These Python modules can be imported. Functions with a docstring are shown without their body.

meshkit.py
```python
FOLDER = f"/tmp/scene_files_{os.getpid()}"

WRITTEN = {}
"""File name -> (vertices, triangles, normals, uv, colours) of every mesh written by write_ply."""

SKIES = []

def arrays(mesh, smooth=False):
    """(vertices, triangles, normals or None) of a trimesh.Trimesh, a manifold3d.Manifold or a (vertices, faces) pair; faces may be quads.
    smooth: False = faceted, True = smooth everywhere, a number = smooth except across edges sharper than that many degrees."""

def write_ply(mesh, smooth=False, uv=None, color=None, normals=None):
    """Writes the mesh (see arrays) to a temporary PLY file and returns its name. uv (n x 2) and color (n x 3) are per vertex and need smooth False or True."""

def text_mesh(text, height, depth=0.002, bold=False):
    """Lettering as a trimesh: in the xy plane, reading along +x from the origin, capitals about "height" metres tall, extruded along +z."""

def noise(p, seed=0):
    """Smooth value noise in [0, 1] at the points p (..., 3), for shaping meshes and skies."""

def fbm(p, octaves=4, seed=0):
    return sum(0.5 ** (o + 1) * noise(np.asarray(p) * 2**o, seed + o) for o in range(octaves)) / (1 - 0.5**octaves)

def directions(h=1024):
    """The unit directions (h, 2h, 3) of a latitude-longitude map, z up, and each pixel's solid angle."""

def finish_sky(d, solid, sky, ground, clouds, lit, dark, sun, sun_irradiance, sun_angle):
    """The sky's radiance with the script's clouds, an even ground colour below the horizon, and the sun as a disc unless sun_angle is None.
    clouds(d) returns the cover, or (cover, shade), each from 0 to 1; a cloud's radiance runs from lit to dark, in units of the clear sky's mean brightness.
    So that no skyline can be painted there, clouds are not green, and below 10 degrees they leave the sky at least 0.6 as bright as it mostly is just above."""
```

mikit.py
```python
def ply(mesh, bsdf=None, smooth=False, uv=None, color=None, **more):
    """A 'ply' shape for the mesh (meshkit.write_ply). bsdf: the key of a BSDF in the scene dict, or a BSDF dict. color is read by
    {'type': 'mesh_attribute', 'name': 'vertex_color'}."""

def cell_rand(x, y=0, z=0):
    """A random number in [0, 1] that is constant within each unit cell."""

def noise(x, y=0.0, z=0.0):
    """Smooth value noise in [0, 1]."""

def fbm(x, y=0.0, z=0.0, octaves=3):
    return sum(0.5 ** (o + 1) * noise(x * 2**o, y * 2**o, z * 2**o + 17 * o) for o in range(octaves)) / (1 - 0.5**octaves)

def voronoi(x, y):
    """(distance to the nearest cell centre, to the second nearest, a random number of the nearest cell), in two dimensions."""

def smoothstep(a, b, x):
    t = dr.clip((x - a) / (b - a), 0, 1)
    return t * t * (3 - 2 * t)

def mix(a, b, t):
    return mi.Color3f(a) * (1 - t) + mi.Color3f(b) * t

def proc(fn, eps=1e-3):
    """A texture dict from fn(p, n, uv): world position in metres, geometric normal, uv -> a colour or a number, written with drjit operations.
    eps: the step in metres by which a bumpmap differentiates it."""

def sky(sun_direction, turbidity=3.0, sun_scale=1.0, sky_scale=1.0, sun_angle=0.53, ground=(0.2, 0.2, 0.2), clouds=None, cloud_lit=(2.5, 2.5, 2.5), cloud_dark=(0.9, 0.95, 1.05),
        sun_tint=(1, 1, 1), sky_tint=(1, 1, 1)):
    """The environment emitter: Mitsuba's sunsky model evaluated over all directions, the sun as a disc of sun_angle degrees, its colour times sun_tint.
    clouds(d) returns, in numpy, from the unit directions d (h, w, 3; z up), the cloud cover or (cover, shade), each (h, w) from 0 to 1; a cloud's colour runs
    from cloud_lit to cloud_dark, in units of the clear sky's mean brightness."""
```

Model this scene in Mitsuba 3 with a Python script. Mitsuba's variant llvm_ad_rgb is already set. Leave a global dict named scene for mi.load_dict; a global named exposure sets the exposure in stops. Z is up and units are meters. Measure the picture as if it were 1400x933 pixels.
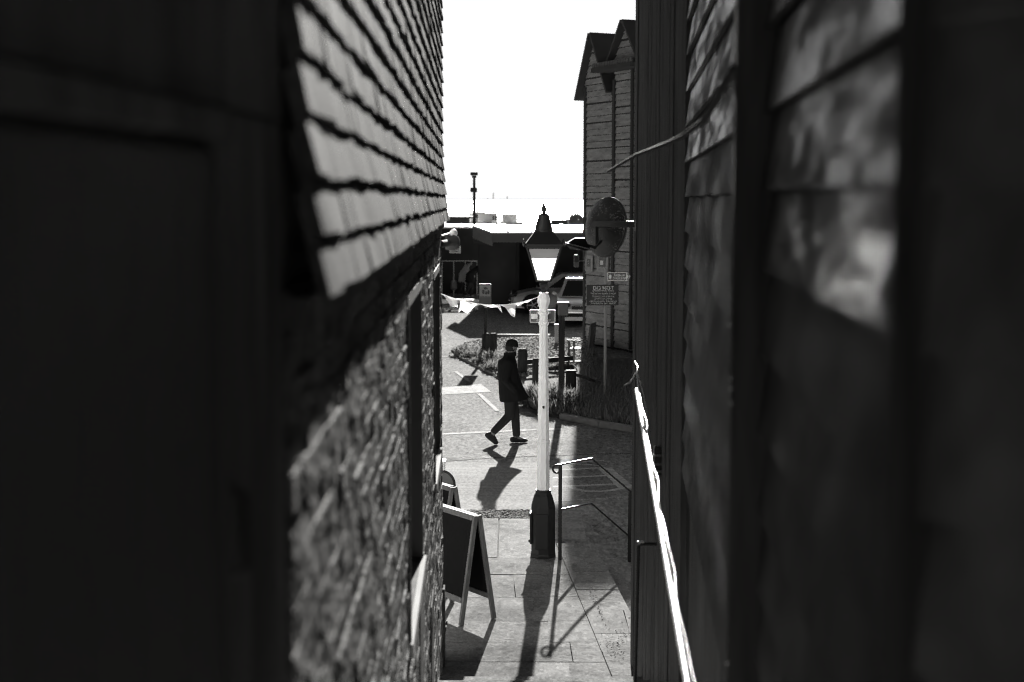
import math, random
import numpy as np, trimesh, manifold3d
import mitsuba as mi, drjit as dr, mikit, meshkit
from shapely.geometry import Polygon, box as sbox, LineString
from shapely import affinity

random.seed(7)
rng = np.random.default_rng(7)
scene, labels = {}, {}
T = mi.ScalarTransform4f
V = np.array

# ------------------------------------------------------------------ camera, sky, sun, exposure
F = 1944.0                                    # focal length in pixels of the 1400 px wide photograph
PITCH = math.atan(192.5 / F)
EYE = V([0.0, 0.0, 4.07])
FWD = V([0, math.cos(PITCH), -math.sin(PITCH)])
UP = V([0, math.sin(PITCH), math.cos(PITCH)])
scene['camera'] = {'type': 'thinlens', 'fov': math.degrees(2 * math.atan(700 / F)), 'fov_axis': 'x', 'aperture_radius': 0.0102, 'focus_distance': 17.5,
                   'near_clip': 0.05, 'far_clip': 200000.0, 'to_world': T().look_at(origin=EYE.tolist(), target=(EYE + FWD).tolist(), up=UP.tolist())}
SUN_EL = math.radians(17.5)
SUN_AZ = math.atan((815 - 700) / F)
SUN = V([math.sin(SUN_AZ) * math.cos(SUN_EL), math.cos(SUN_AZ) * math.cos(SUN_EL), math.sin(SUN_EL)])


def bright_haze(d):
    """White veil all over, brightest round the low sun and deepening away from it, as in the photograph's burnt-out sky."""
    ang = np.degrees(np.arccos(np.clip(d @ SUN, -1, 1)))
    t = np.clip((ang - 19) / 24, 0, 1)
    return np.ones(ang.shape), t * t * (3 - 2 * t)


scene['sky'] = mikit.sky(SUN.tolist(), turbidity=3, sun_tint=(0.742, 1.02, 1.839), clouds=bright_haze, cloud_lit=(0.58, 0.58, 0.58), cloud_dark=(0.013, 0.013, 0.013), ground=(0.1, 0.1, 0.1))
exposure = 4.8


# ------------------------------------------------------------------ where a pixel of the photograph lies
def ray(x, y):
    return FWD + V([(x - 700) / F, 0, 0]) + UP * ((466.5 - y) / F)


def at(x, y, Y):
    """the point at depth Y"""
    r = ray(x, y)
    return EYE + r * (Y / r[1])


def gx(x, y, z=0.0):
    """the point at height z"""
    r = ray(x, y)
    return EYE + r * ((z - EYE[2]) / r[2])


# ------------------------------------------------------------------ materials (a black-and-white world)
def grey(v):
    return {'type': 'rgb', 'value': [v, v, v]}


def blotch(val, amp, s, octaves=3, fleck=0.0, fs=60.0):
    sx, sy, sz = s if isinstance(s, tuple) else (s, s, s)

    def fn(p, n, uv):
        v = val * (1 + amp * 2 * (mikit.fbm(p.x * sx, p.y * sy, p.z * sz, octaves) - 0.5))
        if fleck:
            v = v * (1 + fleck * 2 * (mikit.noise(p.x * fs, p.y * fs, p.z * fs) - 0.5))
        return mi.Color3f(dr.clip(v, 0, 0.95))
    return mikit.proc(fn)


def mat(key, val, rough=0.7, spec=0.4, tex=None, bump=None, metallic=0.0, two=True, **more):
    b = {'type': 'principled', 'base_color': tex or grey(val), 'roughness': rough, 'specular': spec, 'metallic': metallic, **more}
    if bump:
        b = {'type': 'bumpmap', 'arbitrary': mikit.proc(bump[0], eps=bump[2] if len(bump) > 2 else 2e-3), 'scale': bump[1], 'bsdf': b}
    scene[key] = {'type': 'twosided', 'bsdf': b} if two else b


def asphalt_fn(p, n, uv):
    big = mikit.fbm(p.x * 0.5, p.y * 0.35, 0.0, 3)
    chip = mikit.noise(p.x * 22, p.y * 9, 3.0)
    tiny = mikit.noise(p.x * 50, p.y * 20, 5.0)
    pale = mikit.smoothstep(0.7, 0.85, mikit.noise(p.x * 26 + 40, p.y * 11, 8.0))
    v = 0.185 * (1 + 0.5 * (big - 0.5) + 0.6 * (chip - 0.5) + 0.6 * (tiny - 0.5) + 0.35 * pale)
    return mi.Color3f(v * dr.select(mikit.fbm(p.x * 0.9 + 7, p.y * 0.6, 9.0, 2) > 0.66, 0.82, 1.0))


def footway_fn(p, n, uv):
    big = mikit.fbm(p.x * 0.7, p.y * 1.4, 0.0, 3)
    streak = mikit.fbm(p.x * 1.2, p.y * 14, 2.0, 2)
    tiny = mikit.noise(p.x * 45, p.y * 18, 5.0)
    return mi.Color3f(0.225 * (1 + 0.4 * (big - 0.5) + 0.35 * (streak - 0.5) + 0.4 * (tiny - 0.5)))


def flag_tex(val, seed):
    def fn(p, n, uv):
        big = mikit.fbm(p.x * 2.3 + seed, p.y * 2.3, 0.0, 4)
        spot = mikit.smoothstep(0.64, 0.74, mikit.noise(p.x * 17 + seed, p.y * 12, 2.0))
        lich = mikit.smoothstep(0.72, 0.8, mikit.noise(p.x * 30 + seed, p.y * 22, 6.0))
        tiny = mikit.noise(p.x * 75, p.y * 40, seed)
        return mi.Color3f(val * (1 + 1.0 * (big - 0.5) + 0.4 * (tiny - 0.5)) * (1 - 0.2 * spot) * (1 + 0.25 * lich) * (1 - 0.3 * mikit.smoothstep(0.6, 0.72, mikit.fbm(p.x * 1.1 + 3 * seed, p.y * 1.4, 8.0, 3))))
    return mikit.proc(fn)


mat('m_asphalt', 0, 0.95, 0.02, asphalt_fn and mikit.proc(asphalt_fn), bump=(lambda p, n, uv: mikit.noise(p.x * 40, p.y * 40, 0.0), 0.006, 4e-3))
mat('m_footway', 0, 0.95, 0.02, mikit.proc(footway_fn))
mat('m_flag', 0, 0.95, 0.02, flag_tex(0.15, 0.0), bump=(lambda p, n, uv: mikit.fbm(p.x * 30, p.y * 30, 0.0, 2), 0.004, 4e-3))
mat('m_flag_pale', 0, 0.95, 0.02, flag_tex(0.175, 5.0))
mat('m_flag_dark', 0, 0.95, 0.02, flag_tex(0.13, 11.0))
mat('m_joint', 0.045, 0.95, 0.1)
mat('m_marking', 0, 0.95, 0.02, blotch(0.36, 0.5, 14.0, 3))
mat('m_kerb', 0, 0.85, 0.1, blotch(0.22, 0.3, 9.0))
mat('m_gravel', 0, 0.85, 0.1, blotch(0.22, 0.5, 25.0))
mat('m_gravel_dark', 0.11, 0.9, 0.1)
mat('m_earth', 0.05, 0.95, 0.1)
mat('m_beach', 0, 0.9, 0.2, blotch(0.2, 0.4, 0.6))
mat('m_sea', 0.05, 0.32, 0.8)
rough_brick = (lambda p, n, uv: mikit.fbm(p.y * 16, p.z * 34, 0.0, 3), 0.012, 3e-3)
mat('m_brick', 0, 0.95, 0.05, blotch(0.095, 0.9, (40, 22, 60), 3, 0.6), bump=rough_brick)
mat('m_brick_pale', 0, 0.95, 0.05, blotch(0.115, 0.9, (40, 22, 60), 3, 0.6), bump=rough_brick)
mat('m_brick_dark', 0, 0.95, 0.05, blotch(0.07, 0.9, (40, 22, 60), 3, 0.6), bump=rough_brick)
mat('m_mortar', 0, 0.95, 0.1, blotch(0.08, 0.5, 20.0))
mat('m_tile', 0, 0.92, 0.05, blotch(0.068, 0.8, (22, 22, 5), 4, 0.4))
mat('m_tile_pale', 0, 0.92, 0.05, blotch(0.078, 0.8, (22, 22, 5), 4, 0.4))
mat('m_tile_dark', 0, 0.92, 0.05, blotch(0.058, 0.8, (22, 22, 5), 4, 0.4))
mat('m_render', 0, 0.9, 0.1, blotch(0.22, 0.25, 7.0))
mat('m_black_wood', 0, 0.9, 0.06, blotch(0.085, 0.7, (25, 25, 2.0), 3), bump=(lambda p, n, uv: mikit.fbm(p.x * 60, p.y * 60, p.z * 4, 2), 0.003))
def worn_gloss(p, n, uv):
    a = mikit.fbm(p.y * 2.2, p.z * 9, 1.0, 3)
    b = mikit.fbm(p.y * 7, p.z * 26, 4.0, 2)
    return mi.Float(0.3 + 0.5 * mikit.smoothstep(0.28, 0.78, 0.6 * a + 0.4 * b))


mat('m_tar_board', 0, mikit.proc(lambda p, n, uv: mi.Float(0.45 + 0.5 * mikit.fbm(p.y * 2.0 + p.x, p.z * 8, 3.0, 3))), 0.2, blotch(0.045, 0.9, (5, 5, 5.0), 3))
mat('m_return_board', 0, 0.8, 0.2, blotch(0.17, 0.8, (9, 9, 6.0), 3))  # paler than the other black boards: lifts the shaded return by colour
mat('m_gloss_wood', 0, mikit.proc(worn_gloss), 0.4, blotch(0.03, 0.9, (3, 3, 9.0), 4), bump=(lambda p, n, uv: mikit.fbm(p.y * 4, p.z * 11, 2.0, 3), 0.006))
mat('m_dark_paint', 0.075, 0.8, 0.1)
mat('m_hut', 0, 0.8, 0.15, blotch(0.3, 0.5, (5, 5, 14), 3))
mat('m_hut_dark', 0.05, 0.8, 0.2)
mat('m_hut_roof', 0.07, 0.8, 0.2)
mat('m_iron', 0.012, 0.45, 0.4)
mat('m_steel', 0.35, 0.4, 0.5, metallic=0.9)
mat('m_white_paint', 0, 0.45, 0.5, blotch(0.85, 0.05, (12, 12, 4), 3))
mat('m_pole_paint', 0, 0.35, 0.5, blotch(0.55, 0.75, 22.0))
mat('m_frosted', 0.0, 0.5)
scene['m_frosted'] = {'type': 'principledthin', 'base_color': grey(0.55), 'roughness': 0.6, 'diff_trans': 1.5, 'spec_trans': 0.0, 'eta': 1.45}
scene['m_pane'] = {'type': 'thindielectric'}
mat('m_old_wood', 0, 0.85, 0.12, blotch(0.04, 0.6, (30, 30, 4), 3))
mat('m_pale_wood', 0, 0.7, 0.2, blotch(0.12, 0.4, (30, 30, 6), 3))
mat('m_board', 0.01, 0.9, 0.06)
mat('m_cloth_black', 0.014, 0.9, 0.15)
mat('m_cloth_dark', 0.03, 0.9, 0.15)
mat('m_cloth_pale', 0.3, 0.85, 0.2)
mat('m_skin', 0.2, 0.6, 0.35)
mat('m_hair_pale', 0.5, 0.7, 0.3)
mat('m_sock', 0.2, 0.9, 0.2)
mat('m_rubber', 0.02, 0.7, 0.3)
mat('m_car_grey', 0.4, 0.3, 0.5, metallic=0.3, clearcoat=0.6, clearcoat_gloss=0.9)
mat('m_car_silver', 0.5, 0.3, 0.5, metallic=0.2, clearcoat=0.6, clearcoat_gloss=0.9)
mat('m_glass_dark', 0.02, 0.08, 0.6)
mat('m_chrome', 0.7, 0.15, 0.5, metallic=1.0)
mat('m_sign_dark', 0.035, 0.5, 0.4)
mat('m_sign_mid', 0.12, 0.5, 0.4)
mat('m_sign_pale', 0.7, 0.55, 0.4)
mat('m_sign_white', 0.9, 0.55, 0.4)
mat('m_galv', 0.3, 0.5, 0.4)
mat('m_shed', 0, 0.8, 0.2, blotch(0.03, 0.4, 1.5))
mat('m_fascia', 0.1, 0.6, 0.3)
mat('m_roof_metal', 0.55, 0.38, 0.5, metallic=0.85)
mat('m_bunting', 0.75, 0.8, 0.2)
scene['m_bunting'] = {'type': 'principledthin', 'base_color': grey(0.8), 'roughness': 0.8, 'diff_trans': 1.0, 'spec_trans': 0.0, 'eta': 1.3}
scene['m_leaf'] = {'type': 'principledthin', 'base_color': grey(0.12), 'roughness': 0.6, 'diff_trans': 0.8, 'spec_trans': 0.0, 'eta': 1.4}
scene['m_grass'] = {'type': 'principledthin', 'base_color': grey(0.22), 'roughness': 0.6, 'diff_trans': 0.8, 'spec_trans': 0.0, 'eta': 1.4}
def speckle(p, n, uv):
    a = mikit.smoothstep(0.6, 0.8, mikit.noise(p.x * 110, p.y * 110, p.z * 110))
    b = mikit.smoothstep(0.45, 0.65, mikit.fbm(p.x * 9, p.y * 9, p.z * 9, 3))
    return mi.Color3f(0.015 + 0.22 * a * b)


mat('m_mirror_back', 0, 0.5, 0.4, mikit.proc(speckle))
mat('m_poster', 0, 0.6, 0.4, blotch(0.28, 0.6, 6.0))


# ------------------------------------------------------------------ mesh helpers
def tm(v, f):
    return trimesh.Trimesh(np.asarray(v, float), np.asarray(f, int), process=False)


def cat(ms):
    return trimesh.util.concatenate([m for m in ms if m is not None and len(m.faces)])


def hull(pts):
    return trimesh.convex.convex_hull(np.asarray(pts, float))


def cbox(size, b=0.0, c=(0, 0, 0)):
    """box of this size with chamfered edges"""
    s = V(size) / 2.0
    if b <= 0:
        m = trimesh.creation.box(size)
        m.apply_translation(c)
        return m
    pts = []
    for sx in (-1, 1):
        for sy in (-1, 1):
            for sz in (-1, 1):
                for k in range(3):
                    q = V([sx, sy, sz]) * (s - b)
                    q[k] = (sx, sy, sz)[k] * s[k]
                    pts.append(q)
    m = hull(pts)
    m.apply_translation(c)
    return m


def bar(p, q, w, h, b=0.0, up=(0, 0, 1)):
    """box from p to q, w wide and h high"""
    p, q = V(p, float), V(q, float)
    d = q - p
    L = np.linalg.norm(d)
    d = d / L
    a = np.cross(up, d)
    if np.linalg.norm(a) < 1e-6:
        a = np.cross((1, 0, 0), d)
    a /= np.linalg.norm(a)
    c = np.cross(d, a)
    m = cbox((L, w, h), b)
    M = np.eye(4)
    M[:3, :3] = np.stack([d, a, c], 1)
    M[:3, 3] = (p + q) / 2
    m.apply_transform(M)
    return m


def tube(pts, r, n=8, caps=True):
    p = np.asarray(pts, float)
    r = np.broadcast_to(np.asarray(r, float), (len(p),))
    t = np.gradient(p, axis=0) if len(p) > 2 else np.repeat((p[1:] - p[:1]), 2, 0)
    t /= np.linalg.norm(t, axis=1, keepdims=True) + 1e-12
    a = np.cross(t[0], (0, 0, 1) if abs(t[0][2]) < 0.9 else (1, 0, 0))
    vs = []
    ang = np.arange(n) * 2 * np.pi / n + np.pi / n
    for i in range(len(p)):
        a = a - t[i] * (a @ t[i])
        a /= np.linalg.norm(a)
        b = np.cross(t[i], a)
        vs.append(p[i] + r[i] * (np.cos(ang)[:, None] * a + np.sin(ang)[:, None] * b))
    v = np.vstack(vs)
    f = []
    for i in range(len(p) - 1):
        for j in range(n):
            k = (j + 1) % n
            f += [[i * n + j, i * n + k, (i + 1) * n + k], [i * n + j, (i + 1) * n + k, (i + 1) * n + j]]
    if caps:
        for j in range(1, n - 1):
            f += [[0, j + 1, j], [(len(p) - 1) * n, (len(p) - 1) * n + j, (len(p) - 1) * n + j + 1]]
    return tm(v, f)


def lathe(prof, n=16, phase=0.0, c=(0, 0, 0)):
    """prof: (radius, z) from bottom to top"""
    prof = [(max(r, 1e-4), z) for r, z in prof]
    ang = np.arange(n) * 2 * np.pi / n + phase
    v = np.vstack([np.stack([r * np.cos(ang), r * np.sin(ang), np.full(n, z)], 1) for r, z in prof]) + V(c)
    f = []
    for i in range(len(prof) - 1):
        for j in range(n):
            k = (j + 1) % n
            f += [[i * n + j, i * n + k, (i + 1) * n + k], [i * n + j, (i + 1) * n + k, (i + 1) * n + j]]
    e = (len(prof) - 1) * n
    for j in range(1, n - 1):
        f += [[0, j + 1, j], [e, e + j, e + j + 1]]
    return tm(v, f)


def extr(poly, h):
    """polygon in xy extruded to height h"""
    gs = getattr(poly, 'geoms', [poly])
    return cat([trimesh.creation.extrude_polygon(g, h, engine='earcut') for g in gs if g.area > 1e-9])


def frame_(o, ex, ey):
    ex, ey = V(ex, float), V(ey, float)
    ex /= np.linalg.norm(ex)
    ey = ey - ex * (ex @ ey)
    ey /= np.linalg.norm(ey)
    M = np.eye(4)
    M[:3, :3] = np.stack([ex, ey, np.cross(ex, ey)], 1)
    M[:3, 3] = o
    return M


def put(m, o, ex, ey):
    m = m.copy()
    m.apply_transform(frame_(o, ex, ey))
    return m


def num(key):
    if key not in used:
        used.add(key)
        return key
    k = 1
    while f'{key}_{k:03d}' in used:
        k += 1
    used.add(f'{key}_{k:03d}')
    return f'{key}_{k:03d}'


used = set()


def obj(key, mesh, m, smooth=False, label=None, cat_=None, group=None, kind=None):
    key = num(key)
    scene[key] = mikit.ply(mesh, m, smooth=smooth)
    note(key, label, cat_, group, kind)
    return key


def note(key, label=None, cat_=None, group=None, kind=None):
    d = {}
    if label: d['label'] = label
    if cat_: d['category'] = cat_
    if group: d['group'] = group
    if kind: d['kind'] = kind
    if d: labels[key] = d


def thing(name, label, cat_, group=None):
    key = num(name)
    note(key, label, cat_, group)
    return key


def sheet(px, z):
    """flat polygon on the ground from (x, y) points"""
    pts = [(gx(x, y, z)[:2]) for x, y in px]
    return flat(Polygon(pts), z)


def flat(poly, z):
    v, f = trimesh.creation.triangulate_polygon(poly, engine='earcut')
    m = tm(np.column_stack([v, np.full(len(v), z)]), f)
    if m.face_normals[:, 2].mean() < 0:
        m.invert()
    return m


def stroke(px, w, z=0.006):
    pts = [gx(x, y, z)[:2] for x, y in px]
    return flat(LineString(pts).buffer(w / 2, cap_style=2, join_style=1), z)


# ------------------------------------------------------------------ ground, road, terrace, steps
TZ = 0.30
obj('ground', flat(Polygon([(-1500, 30), (1500, 30), (1500, 250), (-1500, 250)]), -0.012), 'm_beach', kind='structure', label='pale shingle beach beyond the sheds')
obj('sea', flat(Polygon([(-4000, 248), (4000, 248), (60000, 80000), (-60000, 80000)]), -0.02), 'm_sea', kind='structure', label='bright sea at the horizon')
obj('road', flat(Polygon([(-40, -12), (40, -12), (40, 75), (-40, 75)]), 0.0), 'm_asphalt', kind='structure', label='worn grey asphalt street')
Yk = gx(700, 632)[1]
Yt = gx(700, 697, TZ)[1]
obj('footway', flat(Polygon([(-30, Yt - 0.3), (0.9, Yt - 0.3), (0.9, Yk), (-30, Yk + 0.25)]), 0.004), 'm_footway', kind='structure', label='smooth pale footway strip along the street')


def stones(poly, n, r0, r1, z, seed):
    g = np.random.default_rng(seed)
    base = trimesh.creation.icosahedron()
    x0, y0, x1, y1 = poly.bounds
    ms = []
    from shapely import contains_xy
    while len(ms) < n:
        x, y = g.uniform(x0, x1), g.uniform(y0, y1)
        if not contains_xy(poly, x, y):
            continue
        r = g.uniform(r0, r1)
        v = base.vertices * (r * g.uniform(0.7, 1.2, 3)) * V([1, 1, 0.7])
        a = g.uniform(0, 6.28)
        v = v @ V([[math.cos(a), -math.sin(a), 0], [math.sin(a), math.cos(a), 0], [0, 0, 1]])
        ms.append((v + V([x, y, z + r * 0.2]), base.faces))
    k = len(base.vertices)
    return tm(np.vstack([m[0] for m in ms]), np.vstack([m[1] + i * k for i, m in enumerate(ms)]))


Ys1 = gx(700, 710, TZ)[1]
strip = Polygon([(-1.6, Ys1 + 0.02), (0.40, Ys1 + 0.02), (0.40, Yt - 0.02), (-1.6, Yt - 0.02)])
obj('gravel', stones(strip, 3600, 0.01, 0.024, TZ - 0.008, 3), 'm_gravel_dark', kind='stuff', label='narrow strip of dark loose gravel at the terrace edge', cat_='gravel')

# terrace of flagstones: rows at the joints seen in the photograph
terr = 'terrace'
XR1 = 0.98
tp = Polygon([(-3.5, 10.4), (1.12, 10.4), (1.10, 12.6), (0.97, 14.5), (0.90, 15.05), (0.72, 15.35), (0.42, 15.4), (0.42, Yt), (-3.5, Yt)])
obj(terr, cat([put(extr(tp, TZ + 0.19), (0, 0, -0.2), (1, 0, 0), (0, 1, 0))]), 'm_joint', kind='structure', label='raised flagstone terrace round the lamp')
ja, jb = gx(769, 766, TZ), gx(829, 910, TZ)
jx = lambda y: ja[0] + (jb[0] - ja[0]) * (y - ja[1]) / (jb[1] - ja[1])
far_y, near_y = Yt + 0.1, 10.4
lft_p = tp.buffer(-0.003).intersection(Polygon([(-4, near_y - 1), (jx(near_y - 1), near_y - 1), (jx(far_y), far_y), (-4, far_y)]))
rgt_p = tp.buffer(-0.003).difference(lft_p.buffer(0.008))


def flags(region, rows, wide, names):
    Ys = [10.4] + [gx(700, y, TZ)[1] for y in rows] + [Ys1]
    for y0, y1 in zip(Ys[:-1], Ys[1:]):
        xs = [-1.5 - rng.uniform(0, 0.6)]
        while xs[-1] < 1.2:
            xs.append(xs[-1] + rng.uniform(*wide))
        sk = rng.normal(0, 0.012, 2)
        for a, b in zip(xs[:-1], xs[1:]):
            g_ = rng.uniform(0.002, 0.005)
            k = rng.normal(0, 0.01, 2)
            q = Polygon([(a + g_ + k[0], y0 + g_ + sk[0] * 0), (b - g_ + k[0], y0 + g_), (b - g_ + k[1], y1 - g_), (a + g_ + k[1], y1 - g_)])
            g = q.intersection(region)
            if g.geom_type != 'Polygon':
                g = max(getattr(g, 'geoms', [Polygon()]), key=lambda q: q.area)
            if g.is_empty or g.area < 0.012 or g.geom_type != 'Polygon':
                continue
            m = extr(g, 0.022)
            v = m.vertices
            tl = rng.normal(0, 0.003, 2)
            cxy = v[:, :2].mean(0)
            v[:, 2] += TZ - 0.012 + rng.uniform(-0.002, 0.003) + (v[:, :2] - cxy) @ tl
            m.vertices = v
            obj('terrace__flagstone', m, names[rng.integers(len(names))])


flags(lft_p, [907, 880, 851, 818, 787, 764], (0.75, 1.25), ['m_flag', 'm_flag_pale', 'm_flag', 'm_flag_dark'])
flags(rgt_p, [893, 868, 836, 808, 783], (3.0, 3.1), ['m_flag', 'm_flag_dark'])
# steps down to the right of the terrace
for k, (off, z) in enumerate(((0.17, 0.2), (0.36, 0.1))):
    g = Polygon([(1.10 + off, 10.4), (1.10 + off, 12.6), (0.97 + off, 14.4), (0.90 + off, 14.75), (0.80 + off, 14.9), (0.5, 14.9), (0.5, 10.4)]).difference(tp.buffer(0.003))
    obj('side_step', put(extr(g, z + 0.1), (0, 0, -0.1), (1, 0, 0), (0, 1, 0)), 'm_flag_pale', kind='structure', label='stone step beside the terrace')
# the flight that climbs towards the camera
n_s, zs, ys = 13, 0.47, gx(700, 924.7, 0.47)[1]
for k in range(n_s):
    y1, y0 = ys - 0.55 * k, (ys - 0.55 * (k + 1) if k < n_s - 1 else -7)
    m = cbox((1.98, y1 - y0, 0.16), 0.008, (0.05, (y0 + y1) / 2, zs + 0.16 * k - 0.08))
    obj('stair_step', m, ['m_flag_pale', 'm_flag'][k % 2], kind='structure', label='stone step of the stairs in the alley')
obj('stair_base', hull([(-0.93, ys - 0.02, -0.1), (1.03, ys - 0.02, -0.1), (-0.93, ys - 0.02, 0.31), (1.03, ys - 0.02, 0.31), (-0.93, -7, -0.1), (1.03, -7, -0.1), (-0.93, ys - 7.0, 2.22), (1.03, ys - 7.0, 2.22), (-0.93, -7, 2.22), (1.03, -7, 2.22)]), 'm_joint', kind='structure')

# markings on the street
mk = []
mk.append(stroke([(598, 594), (640, 592), (700, 589), (768, 586.5)], 0.16))
mk.append(sheet([(600, 530.5), (645, 526.5), (657, 525), (672, 536), (600, 540)], 0.006))
mk.append(stroke([(623, 508), (642, 522)], 0.09, 0.01))
mk.append(stroke([(655, 538.5), (680, 562)], 0.09, 0.01))
mk.append(stroke([(600, 488), (625, 487.5)], 0.12))
for px, w in (([(772, 651), (828, 648)], .1), ([(772, 643), (800, 640), (827, 639.5)], .08), ([(790, 632), (826, 629.5)], .1), ([(768, 663), (832, 660.5)], .11),
              ([(770, 674.5), (850, 662 + 0)], .11), ([(800, 630), (812, 635), (828, 637)], .08)):
    pass
sc2 = lambda q: [(745 + x / 5.485, 610 + y / 5.485) for x, y in q]
for q, w in (([(265, 120), (440, 107)], .09), ([(180, 132), (300, 138), (448, 150)], .07), ([(60, 180), (455, 162)], .09), ([(60, 238), (490, 220)], .1), ([(60, 305), (585, 284)], .11),
             ([(200, 305), (232, 322), (300, 338), (400, 340), (500, 332), (570, 318), (615, 312)], .1), ([(450, 165), (490, 205), (540, 245), (585, 290), (610, 315)], .22), ([(60, 415), (660, 378)], .03)):
    mk.append(stroke(sc2(q), w))
for i, m in enumerate(mk):
    obj('road__marking', m, 'm_marking')
# low seam where footway meets the street
seam = stroke([(598, 631), (640, 628), (690, 625), (740, 623), (860, 620)], 0.035, 0.008)
obj('road__seam', seam, 'm_joint')

# ------------------------------------------------------------------ left: brick cottage with a tile-hung, jettied upper storey
def XL(Y):
    return -0.354 - 0.02315 * (Y - 2.24)


Y0, Y1 = 2.24, 11.32
ud = V([XL(Y1) - XL(Y0), Y1 - Y0, 0.0])
ud /= np.linalg.norm(ud)                         # along the wall, away from the camera
un = V([ud[1], -ud[0], 0.0])                     # out of the wall into the alley
P0 = V([XL(Y0), Y0, 0.0])
LEN = (Y1 - Y0) / ud[1]
JZ = 3.92
cot = thing('brick_cottage', 'old brick cottage on the left with sunlit hung tiles above its rough brick wall', 'house')


def wall_box(s0, s1, z0, z1, o0, o1):
    """box on the cottage's wall: along s, height z, out o"""
    pts = [P0 + ud * s + un * o + V([0, 0, z]) for s in (s0, s1) for z in (z0, z1) for o in (o0, o1)]
    return hull(pts)


wins = [(5.9, 7.35, 2.2, 3.62), (9.33, 10.65, 2.2, 3.55)]
S = lambda Y: (Y - Y0) / ud[1]
cuts = [0.0]
segs = []
edges = [0.0] + [S(v) for w in wins for v in w[:2]] + [LEN]
for a, b in zip(edges[:-1:2], edges[1::2]):
    segs.append((a, b, -0.2, JZ))
for Ya, Yb, za, zb in wins:
    segs += [(S(Ya), S(Yb), -0.2, za), (S(Ya), S(Yb), zb, JZ)]
wallm = [wall_box(a, b, z0, z1, -0.18, -0.006) for a, b, z0, z1 in segs]
wallm.append(wall_box(0.02, LEN, -0.2, 7.2, -3.8, -0.19))
wallm.append(wall_box(0.02, LEN, JZ - 0.03, 7.2, -0.19, -0.012))
obj(cot + '__wall', cat(wallm), 'm_mortar')
obj(cot + '__front', cat([hull([(x, y, z) for x in (-9.0, XL(Y1) - 0.02) for y in (Y1 + 0.006, Y1 + 0.03) for z in (0.28, 7.2)])]), 'm_render', label='unseen pale rendered front, added to bounce sunlight onto the lamp post')  # unseen sheet, put in to bounce sunlight onto the lamp post
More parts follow.
